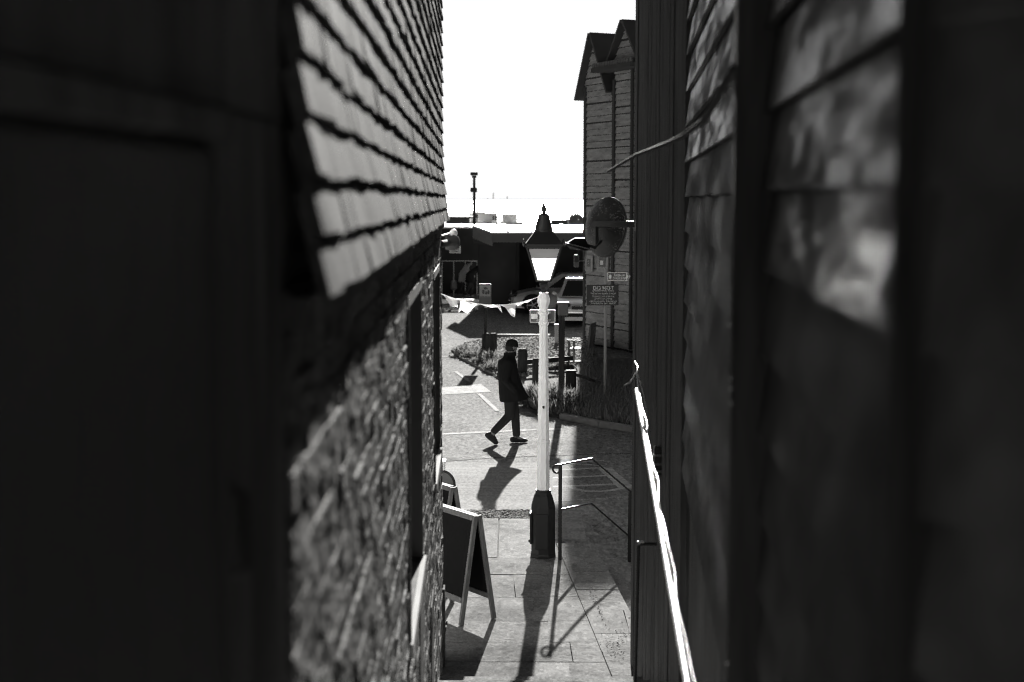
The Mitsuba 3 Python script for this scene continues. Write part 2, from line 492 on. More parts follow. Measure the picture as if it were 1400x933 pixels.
# bricks, nearest first
cand = []
row = 0
z = 0.34
while z < JZ - 0.02:
    s = -0.1125 * (row % 2)
    while s < LEN - 0.01:
        a, b = max(s, 0.0), min(s + 0.216, LEN)
        Yc = Y0 + (a + b) / 2 * ud[1]
        hid = z + 0.065 < 4.07 - 0.347 * Yc - 0.05
        inw = any(b > S(w[0]) - 0.0 and a < S(w[1]) + 0.0 and z + 0.065 > w[2] - 0.06 and z < w[3] for w in wins)
        if inw:                       # trim to the opening
            for w in wins:
                if z + 0.065 > w[2] - 0.06 and z < w[3]:
                    if a < S(w[0]) < b: b, inw = S(w[0]), False
                    elif a < S(w[1]) < b: a, inw = S(w[1]), False
        if not hid and not inw and b - a > 0.03:
            cand.append((Yc, a, b, z))
        s += 0.226
    z += 0.075
    row += 1
cand.sort()
rest = {0: [], 1: [], 2: []}
for i, (Yc, a, b, z) in enumerate(cand):
    o = 0.001 + abs(rng.normal(0, 0.0022))
    pts = []
    tilt = rng.normal(0, 0.0014, 4)
    m = cbox((b - a, 0.05, 0.069), 0.0015)
    v = m.vertices.copy()
    front = v[:, 1] > 0
    v[:, 1] += np.where(front, tilt[0] + tilt[1] * np.sign(v[:, 0]) + tilt[2] * np.sign(v[:, 2]) + rng.normal(0, 0.0007, len(v)), 0)
    v[:, 2] += rng.normal(0, 0.0025)
    m = tm(v, m.faces)
    m = put(m, P0 + ud * ((a + b) / 2) + un * (o - 0.025) + V([0, 0, z + 0.0325]), ud, un)
    # ud x un points down: keep heights as built
    c = rng.choice([0, 0, 1, 2])
    if i < 285:
        obj(cot + '__wall__brick', m, ['m_brick', 'm_brick_pale', 'm_brick_dark'][c])
    else:
        rest[c].append(m)
for c in rest:
    obj(cot + '__brickwork', cat(rest[c]), ['m_brick', 'm_brick_pale', 'm_brick_dark'][c], kind='stuff')
for k, (Ya, Yb, za, zb) in enumerate(wins):
    a, b = S(Ya), S(Yb)
    w = obj(cot + '__window', cat([wall_box(a, b, za, zb, -0.17, -0.15)]), 'm_glass_dark')
    obj(w + '__frame', cat([wall_box(a, a + 0.05, za, zb, -0.15, -0.1), wall_box(b - 0.05, b, za, zb, -0.15, -0.1), wall_box(a + 0.05, b - 0.05, za, za + 0.05, -0.15, -0.1), wall_box(a + 0.05, b - 0.05, zb - 0.05, zb, -0.15, -0.1),
                            wall_box((a + b) / 2 - 0.02, (a + b) / 2 + 0.02, za + 0.05, zb - 0.05, -0.15, -0.11)]), 'm_dark_paint')
    obj(w + '__sill', wall_box(a - 0.04, b + 0.04, za - 0.06, za - 0.002, -0.1, 0.02), 'm_render')
    obj(w + '__lining', cat([wall_box(a, a + 0.012, za, zb, -0.1, 0.012), wall_box(b - 0.012, b, za, zb, -0.1, 0.004), wall_box(a, b, zb, zb + 0.05, -0.1, 0.008)]), 'm_dark_paint')
obj(cot + '__plinth', cat([wall_box(S(6.85), S(7.25), 0.3, 2.13, -0.03, 0.01)]), 'm_tile_pale', label='patch of pale whitewashed render below the window')
obj(cot + '__plinth', cat([wall_box(S(8.4), S(8.8), 0.3, 1.62, -0.03, 0.012)]), 'm_tile_pale')
obj(cot + '__plinth', cat([wall_box(LEN - 0.12, LEN + 0.02, 0.28, 0.95, -0.03, 0.02)]), 'm_tile_pale')
obj(cot + '__bearer', cat([wall_box(0, LEN, JZ - 0.06, JZ - 0.004, -0.05, 0.03)]), 'm_black_wood')


def flare(z):
    return float(np.interp(z - JZ, [0, 0.08, 0.155, 0.26, 0.37, 0.46, 0.6, 3], [0.049, 0.041, 0.033, 0.02, 0.011, 0.006, 0.003, 0.002]))


tiles = []
GA = 0.0965
for j in range(20):
    zb = JZ + GA * j
    s = -0.0825 * (j % 2)
    while s < LEN - 0.02:
        a, b = max(s, 0), min(s + 0.163, LEN)
        if b - a > 0.03:
            tiles.append((Y0 + (a + b) / 2, j, a, b, zb))
        s += 0.1655
vis = [t for t in tiles if t[4] < 4.07 + 0.15 * t[0]]
vis.sort(key=lambda t: t[0])
near = set(vis[:290])
rest = {0: [], 1: [], 2: []}
for t in tiles:
    _, j, a, b, zb = t
    dz = rng.normal(0, 0.0035) - (0.012 if rng.uniform() < 0.02 else 0)
    z0, z1 = zb + dz, zb + 0.16
    o0 = flare(zb) + 0.023 + rng.normal(0, 0.0013)
    o1 = flare(zb + 0.16) + 0.0
    tw = rng.normal(0, 0.0012)
    th = 0.019
    pts = []
    for s_, sg in ((a + 0.0003, -1), (b - 0.0003, 1)):
        for zz, oo in ((z0, o0 + sg * tw), (z1, o1)):
            sk = rng.normal(0, 0.002) if zz == z0 else 0
            pts += [P0 + ud * s_ + un * oo + V([0, 0, zz + sk]), P0 + ud * s_ + un * (oo - th) + V([0, 0, zz + sk])]
    m = hull(pts)
    c = rng.choice([0, 0, 1, 2])
    if t in near:
        obj(cot + '__wall__tile', m, ['m_tile', 'm_tile_pale', 'm_tile_dark'][c])
    else:
        rest[c].append(m)
for c in rest:
    obj(cot + '__tiling', cat(rest[c]), ['m_tile', 'm_tile_pale', 'm_tile_dark'][c], kind='stuff')

# ------------------------------------------------------------------ left, nearest: dark boarded wall with a door
hs = thing('boarded_wall', 'black boarded wall with a closed door nearest on the left', 'wall')
NP = V([-0.352, 2.2, 0.0])
nd = V([-0.0772, -1.0, 0.0])
nd /= np.linalg.norm(nd)                          # towards the camera
nn = V([-nd[1], nd[0], 0.0])


def nbox(s0, s1, z0, z1, o0, o1):
    return hull([NP + nd * s + nn * o + V([0, 0, z]) for s in (s0, s1) for z in (z0, z1) for o in (o0, o1)])


obj(hs + '__wall', cat([nbox(0.0, 7.5, 2.0, 7.0, -0.9, -0.02), nbox(0.0, 0.1, 2.0, 7.0, -0.02, -0.012)]), 'm_black_wood')
z = 4.19
while z < 6.8:
    obj(hs + '__wall__board', nbox(0.0, 7.5, z + 0.004, z + 0.2, -0.02, -0.002), 'm_black_wood')
    z += 0.204
obj(hs + '__lintel', nbox(0.3, 1.5, 4.15, 4.186, -0.02, 0.008), 'm_black_wood')
for k in range(3):
    obj(hs + '__wall__board', nbox(0.005 + 0.1 * k, 0.1 + 0.1 * k, 2.4, 4.186, -0.02, -0.004), 'm_black_wood')
d = obj(hs + '__door', nbox(0.36, 1.3, 2.42, 4.14, -0.02, -0.012), 'm_dark_paint')
obj(d + '__frame', cat([nbox(0.31, 0.36, 2.42, 4.15, -0.02, 0.006), nbox(1.3, 1.35, 2.42, 4.15, -0.02, 0.006)]), 'm_dark_paint')
for k in range(6):
    obj(d + '__board', nbox(0.365 + 0.155 * k, 0.365 + 0.155 * k + 0.15, 2.44, 4.13, -0.012, -0.004), 'm_dark_paint')
obj(d + '__handle', tube([NP + nd * 0.335 + nn * o + V([0, 0, z]) for o, z in ((0.004, 3.69), (0.022, 3.68), (0.022, 3.58), (0.004, 3.57))], 0.006, 8), 'm_iron', True)

# ------------------------------------------------------------------ right: weatherboarded house
def XRt(Y):
    return 0.3475 + 0.0797 * Y


rd = V([0.0797, 1.0, 0.0])
rd /= np.linalg.norm(rd)
rn = V([-rd[1], rd[0], 0.0])
RP = V([XRt(1.8), 1.8, 0.0])
RL = (8.43 - 1.8) / rd[1]


def rbox(s0, s1, z0, z1, o0, o1):
    return hull([RP + rd * s + rn * o + V([0, 0, z]) for s in (s0, s1) for z in (z0, z1) for o in (o0, o1)])


wh = thing('weatherboarded_house', 'black weatherboarded house on the right with glossy patchy boards', 'house')
cd = V([0.566, -1.0, 0.0])
cd /= np.linalg.norm(cd)                           # the return nearest the camera
cn = V([cd[1], -cd[0], 0.0])


def kbox(s0, s1, z0, z1, o0, o1):
    return hull([RP + cd * s + cn * o + V([0, 0, z]) for s in (s0, s1) for z in (z0, z1) for o in (o0, o1)])


obj(wh + '__wall', cat([rbox(0.02, RL, -0.2, 7.0, -0.6, -0.05), kbox(0.03, 3.0, 1.0, 7.0, -0.5, -0.03)]), 'm_black_wood')
for k in range(-8, 14):
    zb = 4.07 + 0.004 + 0.2045 * k
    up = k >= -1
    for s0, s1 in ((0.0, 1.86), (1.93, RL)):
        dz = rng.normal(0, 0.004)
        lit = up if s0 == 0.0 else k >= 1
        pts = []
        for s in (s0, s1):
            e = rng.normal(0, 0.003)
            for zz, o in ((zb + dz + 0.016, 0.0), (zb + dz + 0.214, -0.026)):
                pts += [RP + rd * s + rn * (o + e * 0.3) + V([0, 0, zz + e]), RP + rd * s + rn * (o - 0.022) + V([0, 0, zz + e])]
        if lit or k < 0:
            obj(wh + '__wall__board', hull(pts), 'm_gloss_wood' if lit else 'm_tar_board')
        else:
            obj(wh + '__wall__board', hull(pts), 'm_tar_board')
    pts = []
    for s in (0.03, 3.0):
        for zz, o in ((zb + 0.008, 0.0), (zb + 0.214, -0.024)):
            pts += [RP + cd * s + cn * o + V([0, 0, zz]), RP + cd * s + cn * (o - 0.016) + V([0, 0, zz])]
    obj(wh + '__wall__board', hull(pts), 'm_return_board')
obj(wh + '__corner_post', cat([kbox(0.0, 0.04, 0.6, 7.0, -0.05, 0.012)]), 'm_black_wood')
post = obj(wh + '__post', cat([rbox(1.86, 1.93, 0.3, 7.0, -0.03, 0.07)]), 'm_black_wood')
for px, py in ((991, 131), (1000, 518), (1000, 532), (1001, 552), (998, 445), (995, 908), (1001, 116)):
    p = at(px, py, 3.64)
    b = trimesh.creation.icosphere(1, 0.0045)
    b.apply_translation((p[0], RP[1] + 1.86 * rd[1] - 0.008, p[2]))
    obj(post + '__bolt', b, 'm_chrome', True)
# a rod that sticks out of the wall
rod = [at(1004, 92, 3.7), at(985, 128, 3.9), at(962, 165, 4.4), at(935, 186, 5.2), at(910, 197, 6.2), at(870, 212, 7.6), at(831, 235, 9.0)]
obj('rod', tube(rod, [0.012, 0.012, 0.011, 0.010, 0.009, 0.009, 0.008], 8), 'm_old_wood', True, 'bent thin wooden rod sticking out from the right wall high over the alley', 'rod')

# ------------------------------------------------------------------ right: tarred shed beyond it
ts = thing('tarred_shed', 'tall black tarred plank shed at the far end of the right wall', 'shed')
TX0, TX1 = 1.02, 0.976
obj(ts + '__wall', hull([(x + dx, y, z) for x, y, dx in ((TX0 + 0.03, 8.40, 0), (TX1 + 0.03, 11.3, 0), (TX0 + 2.6, 8.40, 0), (TX1 + 2.6, 11.3, 0)) for z in (-0.2, 6.3)]), 'm_black_wood')
obj(ts + '__front', hull([(x, y, z) for x in (TX1 + 0.06, TX1 + 2.6) for y in (11.3, 11.325) for z in (0.0, 6.3)]), 'm_black_wood')
n = 16
for k in range(n):
    a, b = k / n, (k + 1) / n
    o = rng.uniform(0, 0.012)
    ya, yb = 8.42 + 2.9 * a + 0.003, 8.42 + 2.9 * b - 0.003
    xa, xb = TX0 + (TX1 - TX0) * a, TX0 + (TX1 - TX0) * b
    obj(ts + '__wall__plank', hull([(x, y, z) for x, y in ((xa - o, ya), (xb - o, yb), (xa + 0.03, ya), (xb + 0.03, yb)) for z in (-0.1, 6.25)]), 'm_black_wood')

# pole, brackets and cables on the right
hp = thing('scaffold_pole', 'bright white painted pole with cables taped along it beside the right wall', 'pole')
pa, pb = at(950, 992, 4.08), at(870, 533, 9.0)
ppts = [pa + (pb - pa) * t for t in np.linspace(0, 1, 9)]
obj(hp + '__pole', tube(ppts, 0.0125, 12), 'm_pole_paint', 40)
cab = []
for t in np.linspace(0.02, 1.0, 60):
    q = pa + (pb - pa) * t
    k = 0.02 + 0.006 * (math.sin(t * 25) + 0.6 * math.sin(t * 47 + 1))
    cab.append(q + V([k - 0.001, 0, 0.006 * math.sin(t * 37)]))
cab += [at(871, 512, 9.2), at(872, 502, 9.3), at(868, 495, 9.5)]
obj(hp + '__cable', tube(cab, 0.0055, 6), 'm_pole_paint', True)
for t in (0.35, 0.55, 0.62, 0.72, 0.8, 0.93):
    q = pa + (pb - pa) * t
    dd = (pb - pa) / np.linalg.norm(pb - pa)
    obj(hp + '__tie', tube([q - dd * 0.012, q + dd * 0.012], 0.0155, 10), 'm_iron')
obj('cable', tube([at(871, 508, 9.25), at(862, 523, 9.2), at(853, 527, 9.2)], 0.006, 6), 'm_pole_paint', True, 'loose white cable end hanging from the top of the white pole', 'cable')
w2 = [at(872, 510, 9.3), at(880, 540, 9.6), at(886, 575, 9.7), at(888, 590, 9.6), at(887, 600, 9.5), at(890, 612, 9.4)]
obj('cable', tube(w2, 0.0045, 6), 'm_galv', True, 'thin twisted cable hanging down the black planks to a small box', 'cable')
jb = thing('junction_box', 'small steel box with shiny bands on the black planks right of the white pole', 'box')
q = at(894, 630, 9.4)
obj(jb + '__body', cbox((0.05, 0.06, 0.2), 0.006, (0.975, 9.4, q[2])), 'm_iron')
for k in (-0.07, -0.02, 0.04):
    obj(jb + '__band', cbox((0.056, 0.066, 0.014), 0.002, (0.975, 9.4, q[2] + k)), 'm_chrome')
br = thing('bent_bracket', 'bent black iron bracket below the white pole at the end of the planks', 'bracket')
b0, b1 = at(874, 744, 9.6), at(891, 744, 9.6)
bz = gx(868, 905, TZ)[2]
obj(br + '__bar', tube([(b0[0], 9.9, bz), (b0[0], 9.65, b0[2] - 0.02), (b0[0] + 0.01, 9.6, b0[2]), (b0[0] + 0.13, 9.6, b0[2])], 0.012, 8), 'm_iron', 30)
obj(br + '__cap', cbox((0.05, 0.03, 0.014), 0.004, (b0[0] + 0.01, 9.6, b0[2] + 0.015)), 'm_pole_paint')
ep = thing('end_post', 'tall thin black post at the foot of the right wall', 'post')
e0 = gx(866, 856, TZ)
obj(ep + '__shaft', cbox((0.05, 0.05, 2.28), 0.006, (e0[0] + 0.01, e0[1], TZ + 1.14)), 'm_iron')
obj(ep + '__cap', cbox((0.06, 0.06, 0.03), 0.01, (e0[0] + 0.01, e0[1], TZ + 2.295)), 'm_galv')


# ------------------------------------------------------------------ street lamp
L0 = gx(742.5, 762, TZ)
LY = L0[1]
PM = F / LY * 1.005                                   # pixels per metre at the lamp
zl = lambda y: at(742, y, LY)[2]
rl = lambda w: w / 2 / PM
lamp = thing('street_lamp', 'old fashioned street lamp with a white octagonal post and glazed lantern', 'street lamp')
oc = 1 / math.cos(math.pi / 8)


def lring(prof, n=8):
    return lathe([(rl(w) * (oc if n == 8 else 1), zl(y) if y is not None else TZ) for w, y in prof], n, math.pi / n, (L0[0], LY, 0))


base = obj(lamp + '__base', lring([(35, 764), (35, 757), (33, 755), (33, 692), (31, 688), (25, 677), (22, 675), (21, 672.5), (22, 671), (21, 669.5), (16, 669)]), 'm_iron')
obj(base + '__door', cbox((rl(18) * 2, 0.02, zl(700) - zl(748)), 0.004, (L0[0] - 0.02, LY - rl(33) - 0.004, (zl(700) + zl(748)) / 2)), 'm_iron')
obj(base + '__door', cbox((0.02, rl(20) * 2, zl(700) - zl(742)), 0.004, (L0[0] - rl(33) - 0.006, LY, (zl(700) + zl(742)) / 2)), 'm_iron')
for y in (703, 739):
    h = trimesh.creation.icosphere(1, 0.018)
    h.apply_translation((L0[0] - rl(33) - 0.016, LY - 0.03, zl(y)))
    obj(base + '__hinge', h, 'm_iron', True)
obj(lamp + '__post', lring([(17.5, 671), (16.8, 606), (18, 605), (18, 601), (16.2, 600), (11.6, 446), (12, 445), (14.5, 443), (14.5, 441), (11.5, 439.5), (11.5, 431), (14.5, 429.5), (15, 427.5), (11.8, 426),
                            (11.8, 422.5), (12.6, 421), (14, 418), (17.2, 413), (17.6, 410), (16.5, 407), (13.4, 404), (12.2, 403), (12.2, 400)]), 'm_white_paint')
hz = at(743, 556, LY)
obj(lamp + '__bolt', cbox((0.022, 0.02, 0.03), 0.004, (hz[0], LY - rl(15.2) + 0.002, hz[2])), 'm_iron')
obj(lamp + '__collar', lring([(9, 401), (9, 395), (15, 393), (16, 390), (13, 387), (19, 385.5), (19, 383.5)], 4), 'm_iron')
# lantern: square, wider at the top
def sq(w, y):
    r = rl(w)
    return [V([L0[0] + sx * r, LY + sy * r, zl(y)]) for sx, sy in ((-1, -1), (1, -1), (1, 1), (-1, 1))]


lo, hi = sq(19, 384), sq(46, 338)
lan = lamp + '__lantern'
fr = []
for k in range(4):
    fr.append(bar(lo[k], hi[k], 0.02, 0.02, 0.003))
    fr.append(bar(lo[k], lo[(k + 1) % 4], 0.02, 0.02, 0.003))
    fr.append(bar(hi[k], hi[(k + 1) % 4], 0.022, 0.026, 0.003))
lan = obj(lan, cat(fr), 'm_iron')
for k in range(4):
    c = [lo[k], lo[(k + 1) % 4], hi[(k + 1) % 4], hi[k]]
    mid = sum(c) / 4
    c = [mid + (q - mid) * 0.985 for q in c]
    obj(lan + '__pane', tm(c, [[0, 1, 2], [0, 2, 3]]), 'm_frosted' if k == 0 else 'm_pane')
e = sq(51, 335.5)
rf = hull(sq(51, 336.5) + sq(51, 333.5) + sq(24, 316))
obj(lamp + '__roof', rf, 'm_iron')
obj(lamp + '__chimney', lathe([(rl(w), zl(y)) for w, y in ((27, 317), (27, 315), (24, 314), (20, 305), (15.5, 298), (15.5, 295), (13, 293.5), (6, 292), (4, 291), (6.5, 288), (6.8, 286), (5.5, 283.5), (2.6, 281.5), (3, 280), (1.2, 278), (0.4, 274))], 16, 0, (L0[0], LY, 0)), 'm_iron', 35)
for k in range(4):
    q = sq(55, 333)[k]
    m = lathe([(0.006, -0.03), (0.016, -0.01), (0.018, 0.005), (0.008, 0.02), (0.003, 0.045)], 8, 0, q)
    obj(lamp + '__finial', cat([m, bar(q, sq(48, 335)[k], 0.012, 0.012)]), 'm_iron')
obj(lamp + '__added_reflector', hull(sq(44, 338.6) + sq(44, 337.2)), 'm_white_paint')  # white plate added under the roof to brighten the front pane
# plate clamped to the back of the post
pl = thing('back_plate', 'small grey sign plate seen from behind, clamped across the lamp post', 'sign')
c = at(742, 433.5, LY)
pc = cbox((34 / PM, 0.012, 17 / PM), 0.002, (c[0], LY + 0.075, c[2]))
obj(pl + '__plate', pc, 'm_sign_mid')
obj(pl + '__rim', cat([cbox((34.6 / PM, 0.02, 0.014), 0, (c[0], LY + 0.068, c[2] + s * 8.3 / PM)) for s in (-1, 1)] + [cbox((0.014, 0.02, 15.4 / PM), 0, (c[0] + s * 17 / PM, LY + 0.068, c[2])) for s in (-1, 1)]), 'm_galv')
for s in (-1, 1):
    obj(pl + '__clamp', cbox((0.15, 0.022, 0.02), 0.003, (c[0] + 0.01, LY + 0.05, c[2] + s * 5 / PM)), 'm_galv')
obj(pl + '__sunlit_patch', cbox((9 / PM, 0.006, 7 / PM), 0, (c[0] - 11.5 / PM, LY + 0.067, c[2])), 'm_sign_pale')  # sunlight through the plate, put in as a pale patch

# terrace railing
R0 = gx(765.5, 767, TZ)
rs = thing('step_railing', 'black iron railing with a curled end going down the steps beside the lamp', 'railing')
zt, zm = at(765, 636, R0[1])[2], at(765, 697, R0[1])[2]
KX = V([0.885, 15.65])
EX = V([1.33, 15.75])
zk = at(806, 627, 15.65)[2]
def xy(p, z): return V([p[0], p[1], z])
obj(rs + '__post', cbox((0.038, 0.026, zt - TZ + 0.02), 0.004, (R0[0], R0[1], (zt + TZ) / 2)), 'm_iron')
obj(rs + '__rail', cat([bar((R0[0] - 0.03, R0[1], zt), xy(KX, zk), 0.036, 0.016, 0.003), bar(xy(KX, zk), at(863, 673, EX[1]), 0.036, 0.016, 0.003)]), 'm_iron')
obj(rs + '__rail', cat([bar((R0[0], R0[1], zm), at(808, 688, KX[1]), 0.035, 0.016, 0.003), bar(at(808, 688, KX[1]), at(863, 736, EX[1]), 0.035, 0.016, 0.003)]), 'm_iron')
th = np.linspace(0.5 * np.pi, 2.3 * np.pi, 22)
cu = [V([R0[0] - 0.035 + 0.045 * math.cos(t) * (1 - 0.25 * (t - th[0]) / 6), R0[1], zt - 0.045 + 0.045 * math.sin(t) * (1 - 0.25 * (t - th[0]) / 6)]) for t in th]
obj(rs + '__scroll', tube(cu, 0.011, 8), 'm_iron', True)
obj(rs + '__post', cbox((0.045, 0.03, 0.8), 0.004, (EX[0], EX[1], 0.4)), 'm_iron')

# ------------------------------------------------------------------ A-boards and things by the cottage
def a_board(name, label, c, ax, h, spread, L, group=None):
    ax = V([ax[0], ax[1], 0.0]); ax /= np.linalg.norm(ax)
    sp = V([-ax[1], ax[0], 0.0])
    t = thing(name, label, 'sign board', group)
    c = V(c, float)
    for s in (-1, 1):
        f0, f1 = c + sp * s * spread / 2, c + sp * s * spread / 2 + ax * L
        t0, t1 = c + sp * s * 0.02 + V([0, 0, h]), c + sp * s * 0.02 + ax * L + V([0, 0, h])
        n = np.cross(ax, t0 - f0); n /= np.linalg.norm(n)
        lo0, lo1 = f0 + (t0 - f0) * 0.22, f1 + (t1 - f1) * 0.22
        p = obj(t + '__panel', hull([q + n * o for q in (lo0, lo1, t0, t1) for o in (-0.006, 0.006)]), 'm_board')
        fr = [bar(f0, t0, 0.028, 0.045, 0.003, n), bar(f1, t1, 0.028, 0.045, 0.003, n),
              bar(t0 + ax * 0.03 - (t0 - f0) * 0.025, t1 - ax * 0.03 - (t1 - f1) * 0.025, 0.05, 0.03, 0.003, n), bar(lo0 + ax * 0.03, lo1 - ax * 0.03, 0.05, 0.03, 0.003, n)]
        obj(t + '__frame', cat(fr), 'm_pale_wood')
    return t


fl, frt = gx(626, 852, TZ), gx(680, 853, TZ)
cc = (fl + frt) / 2
a_board('chalkboard_sign', 'large wooden framed black A-board standing on the flagstones by the cottage corner', (cc[0], cc[1], TZ + 0.012), (-0.6, 0.8), 0.97, 0.36, 0.66)
c2 = at(620, 668, 14.6)
a_board('chalkboard_sign', 'smaller black A-board standing behind the large one', (c2[0], 14.6, TZ + 0.012), (-0.6, 0.8), c2[2] - TZ, 0.32, 0.55)
ro = thing('round_sign', 'round dark rimmed pavement sign at the left behind the two A-boards', 'sign')
c3 = at(607, 662, 15.4)
m = lathe([(0.13, -0.01), (0.135, 0), (0.13, 0.01)], 28)
obj(ro + '__face', put(m, c3, (0.85, -0.5, 0), (0, 0, 1)), 'm_sign_mid', 30)
ring = [c3 + V([0.85, -0.5, 0]) / np.linalg.norm((0.85, 0.5)) * 0.14 * math.cos(t) + V([0, 0, 0.14 * math.sin(t)]) for t in np.linspace(0, 2 * np.pi, 33)]
obj(ro + '__rim', tube(ring, 0.014, 8, False), 'm_iron', True)
obj(ro + '__stand', cat([tube([c3 + V([0, 0, -0.14]), (c3[0], 15.4, TZ + 0.03)], 0.02, 8), cbox((0.34, 0.3, 0.04), 0.008, (c3[0], 15.4, TZ + 0.03))]), 'm_iron')
wb = thing('white_bin', 'white box at the far corner of the cottage behind the round sign', 'box')
c4 = at(600, 632, 17.6)
obj(wb + '__body', cbox((0.16, 0.2, c4[2] - 0.02), 0.01, (c4[0], 17.6, c4[2] / 2)), 'm_white_paint')
obj(wb + '__lid', cbox((0.18, 0.22, 0.04), 0.01, (c4[0], 17.6, c4[2] + 0.01)), 'm_white_paint')

# ------------------------------------------------------------------ people
def blob(bones, r=0.02, taub=12):
    """one smooth surface round bones ((p, radius), (q, radius)); a radius may be (rx, ry, rz)"""
    mf = manifold3d.Manifold()
    s = trimesh.creation.icosphere(2)
    for b in bones:
        pts = []
        for p, rad in b:
            pts.append(s.vertices * V(rad if not np.isscalar(rad) else (rad,) * 3) + V(p))
        mf += manifold3d.Manifold.hull_points(np.vstack(pts).astype(np.float32))
    mf = mf.refine_to_length(r)
    mm = mf.to_mesh()
    m = trimesh.Trimesh(mm.vert_properties[:, :3], mm.tri_verts, process=True)
    trimesh.smoothing.filter_taubin(m, iterations=taub)
    return m


def loft(secs, n=28, wob=0.0, seed=0):
    """closed skin through ellipse sections (cx, cy, z, a, b)"""
    ang = np.arange(n) * 2 * np.pi / n
    v = []
    for i, (cx, cy, z, a, b) in enumerate(secs):
        w = 1 + wob * np.sin(ang * 5 + seed) * (i / len(secs)) + wob * 0.6 * np.sin(ang * 9 + 2 * seed) * (i / len(secs))
        v.append(np.stack([cx + a * w * np.cos(ang), cy + b * w * np.sin(ang), np.full(n, z)], 1))
    f = []
    for i in range(len(secs) - 1):
        for j in range(n):
            k = (j + 1) % n
            f += [[i * n + j, (i + 1) * n + k, i * n + k], [i * n + j, (i + 1) * n + j, (i + 1) * n + k]]
    e = (len(secs) - 1) * n
    for j in range(1, n - 1):
        f += [[0, j, j + 1], [e, e + j + 1, e + j]]
    return tm(np.vstack(v), f)


def place(m, o, yaw, s=1.0):
    m = m.copy()
    M = np.eye(4)
    c, q = math.cos(yaw), math.sin(yaw)
    M[:3, :3] = V([[c, -q, 0], [q, c, 0], [0, 0, 1]]) * s
    M[:3, 3] = o
    m.apply_transform(M)
    return m


G0 = gx(692, 607)
man = thing('person', 'man in dark cap, long dark coat and dark trousers walking right across the street', 'person')
mo, myaw = (G0[0], G0[1], 0.0), math.radians(8)
head = blob([(((0.10, 0, 1.645), (0.098, 0.076, 0.105)), ((0.115, 0, 1.58), (0.072, 0.06, 0.07))),       # skull to jaw
             (((0.15, 0, 1.545), (0.035, 0.036, 0.03)), ((0.115, 0, 1.56), (0.06, 0.056, 0.05))),         # chin
             (((0.185, 0, 1.615), (0.018, 0.013, 0.012)), ((0.175, 0, 1.645), (0.018, 0.011, 0.012))),     # nose
             (((0.165, 0, 1.578), (0.022, 0.026, 0.012)), ((0.16, 0, 1.566), (0.024, 0.026, 0.01))),       # lips
             (((0.165, 0, 1.665), (0.02, 0.05, 0.012)), ((0.16, 0, 1.67), (0.02, 0.05, 0.012))),           # brow
             (((0.085, 0.078, 1.635), (0.022, 0.012, 0.034)), ((0.09, 0.07, 1.61), (0.015, 0.01, 0.02))),  # ears
             (((0.085, -0.078, 1.635), (0.022, 0.012, 0.034)), ((0.09, -0.07, 1.61), (0.015, 0.01, 0.02))),
             (((0.085, 0, 1.6), 0.062), ((0.03, 0, 1.44), 0.07)),                                           # neck
             (((0.02, 0.13, 1.38), 0.075), ((0.02, -0.13, 1.38), 0.075)),
             (((0.02, 0, 1.36), (0.11, 0.15, 0.1)), ((0.05, 0, 0.95), (0.1, 0.15, 0.1))),
             (((0.07, 0.09, 0.92), 0.085), ((0.165, 0.08, 0.46), 0.06)), (((0.165, 0.08, 0.46), 0.058), ((0.18, 0.08, 0.10), 0.04)),
             (((0.04, -0.09, 0.92), 0.085), ((0.045, -0.08, 0.48), 0.06)), (((0.045, -0.08, 0.48), 0.058), ((-0.245, -0.08, 0.19), 0.04)),
             (((0.18, 0.08, 0.1), 0.04), ((0.3, 0.085, 0.04), 0.03)), (((-0.245, -0.08, 0.19), 0.038), ((-0.2, -0.08, 0.05), 0.028))], 0.012, 6)
cap = lathe([(0.099, 1.655), (0.106, 1.665), (0.105, 1.69), (0.101, 1.72), (0.085, 1.75), (0.055, 1.772), (0.001, 1.782)], 24)
cap.vertices = (cap.vertices - V([0, 0, 1.655])) * V([1.03, 0.86, 1.0]) @ V([[math.cos(0.12), 0, -math.sin(0.12)], [0, 1, 0], [math.sin(0.12), 0, math.cos(0.12)]]) + V([0.098, 0, 1.645])
def turn(m):
    m = m.copy()
    v = m.vertices
    w = np.clip((v[:, 2] - 1.49) / 0.06, 0, 1) * math.radians(27)
    x, y = v[:, 0] - 0.085, v[:, 1].copy()
    m.vertices = np.stack([0.085 + x * np.cos(w) - y * np.sin(w), x * np.sin(w) + y * np.cos(w), v[:, 2]], 1)
    return m


capm = cat([cap, lathe([(0.1, 0), (0.111, 0.006), (0.11, 0.03), (0.1, 0.034)], 24)])
brim = capm.vertices
k = len(cap.vertices)
brim[k:] = brim[k:] * V([1.02, 0.86, 1]) @ V([[math.cos(0.12), 0, -math.sin(0.12)], [0, 1, 0], [math.sin(0.12), 0, math.cos(0.12)]]) + V([0.098, 0, 1.64])
capm.vertices = brim
obj(man + '__body', place(turn(head), mo, myaw), 'm_skin', True)
obj(man + '__cap', place(turn(capm), mo, myaw), 'm_cloth_black', 50)
secs = [(0.075, 0, 1.535, 0.085, 0.085), (0.062, 0, 1.505, 0.095, 0.095), (0.045, 0, 1.465, 0.105, 0.12), (0.03, 0, 1.435, 0.13, 0.18), (0.02, 0, 1.40, 0.15, 0.218), (0.02, 0, 1.34, 0.158, 0.235),
        (0.03, 0, 1.22, 0.168, 0.235), (0.05, 0, 1.1, 0.182, 0.235), (0.075, 0, 0.98, 0.2, 0.24), (0.105, 0, 0.87, 0.225, 0.25), (0.132, 0.0, 0.78, 0.243, 0.262), (0.138, 0, 0.745, 0.247, 0.266), (0.138, 0, 0.752, 0.2, 0.2)]
coat = loft(secs, 36, 0.045, 1.3)
v = coat.vertices
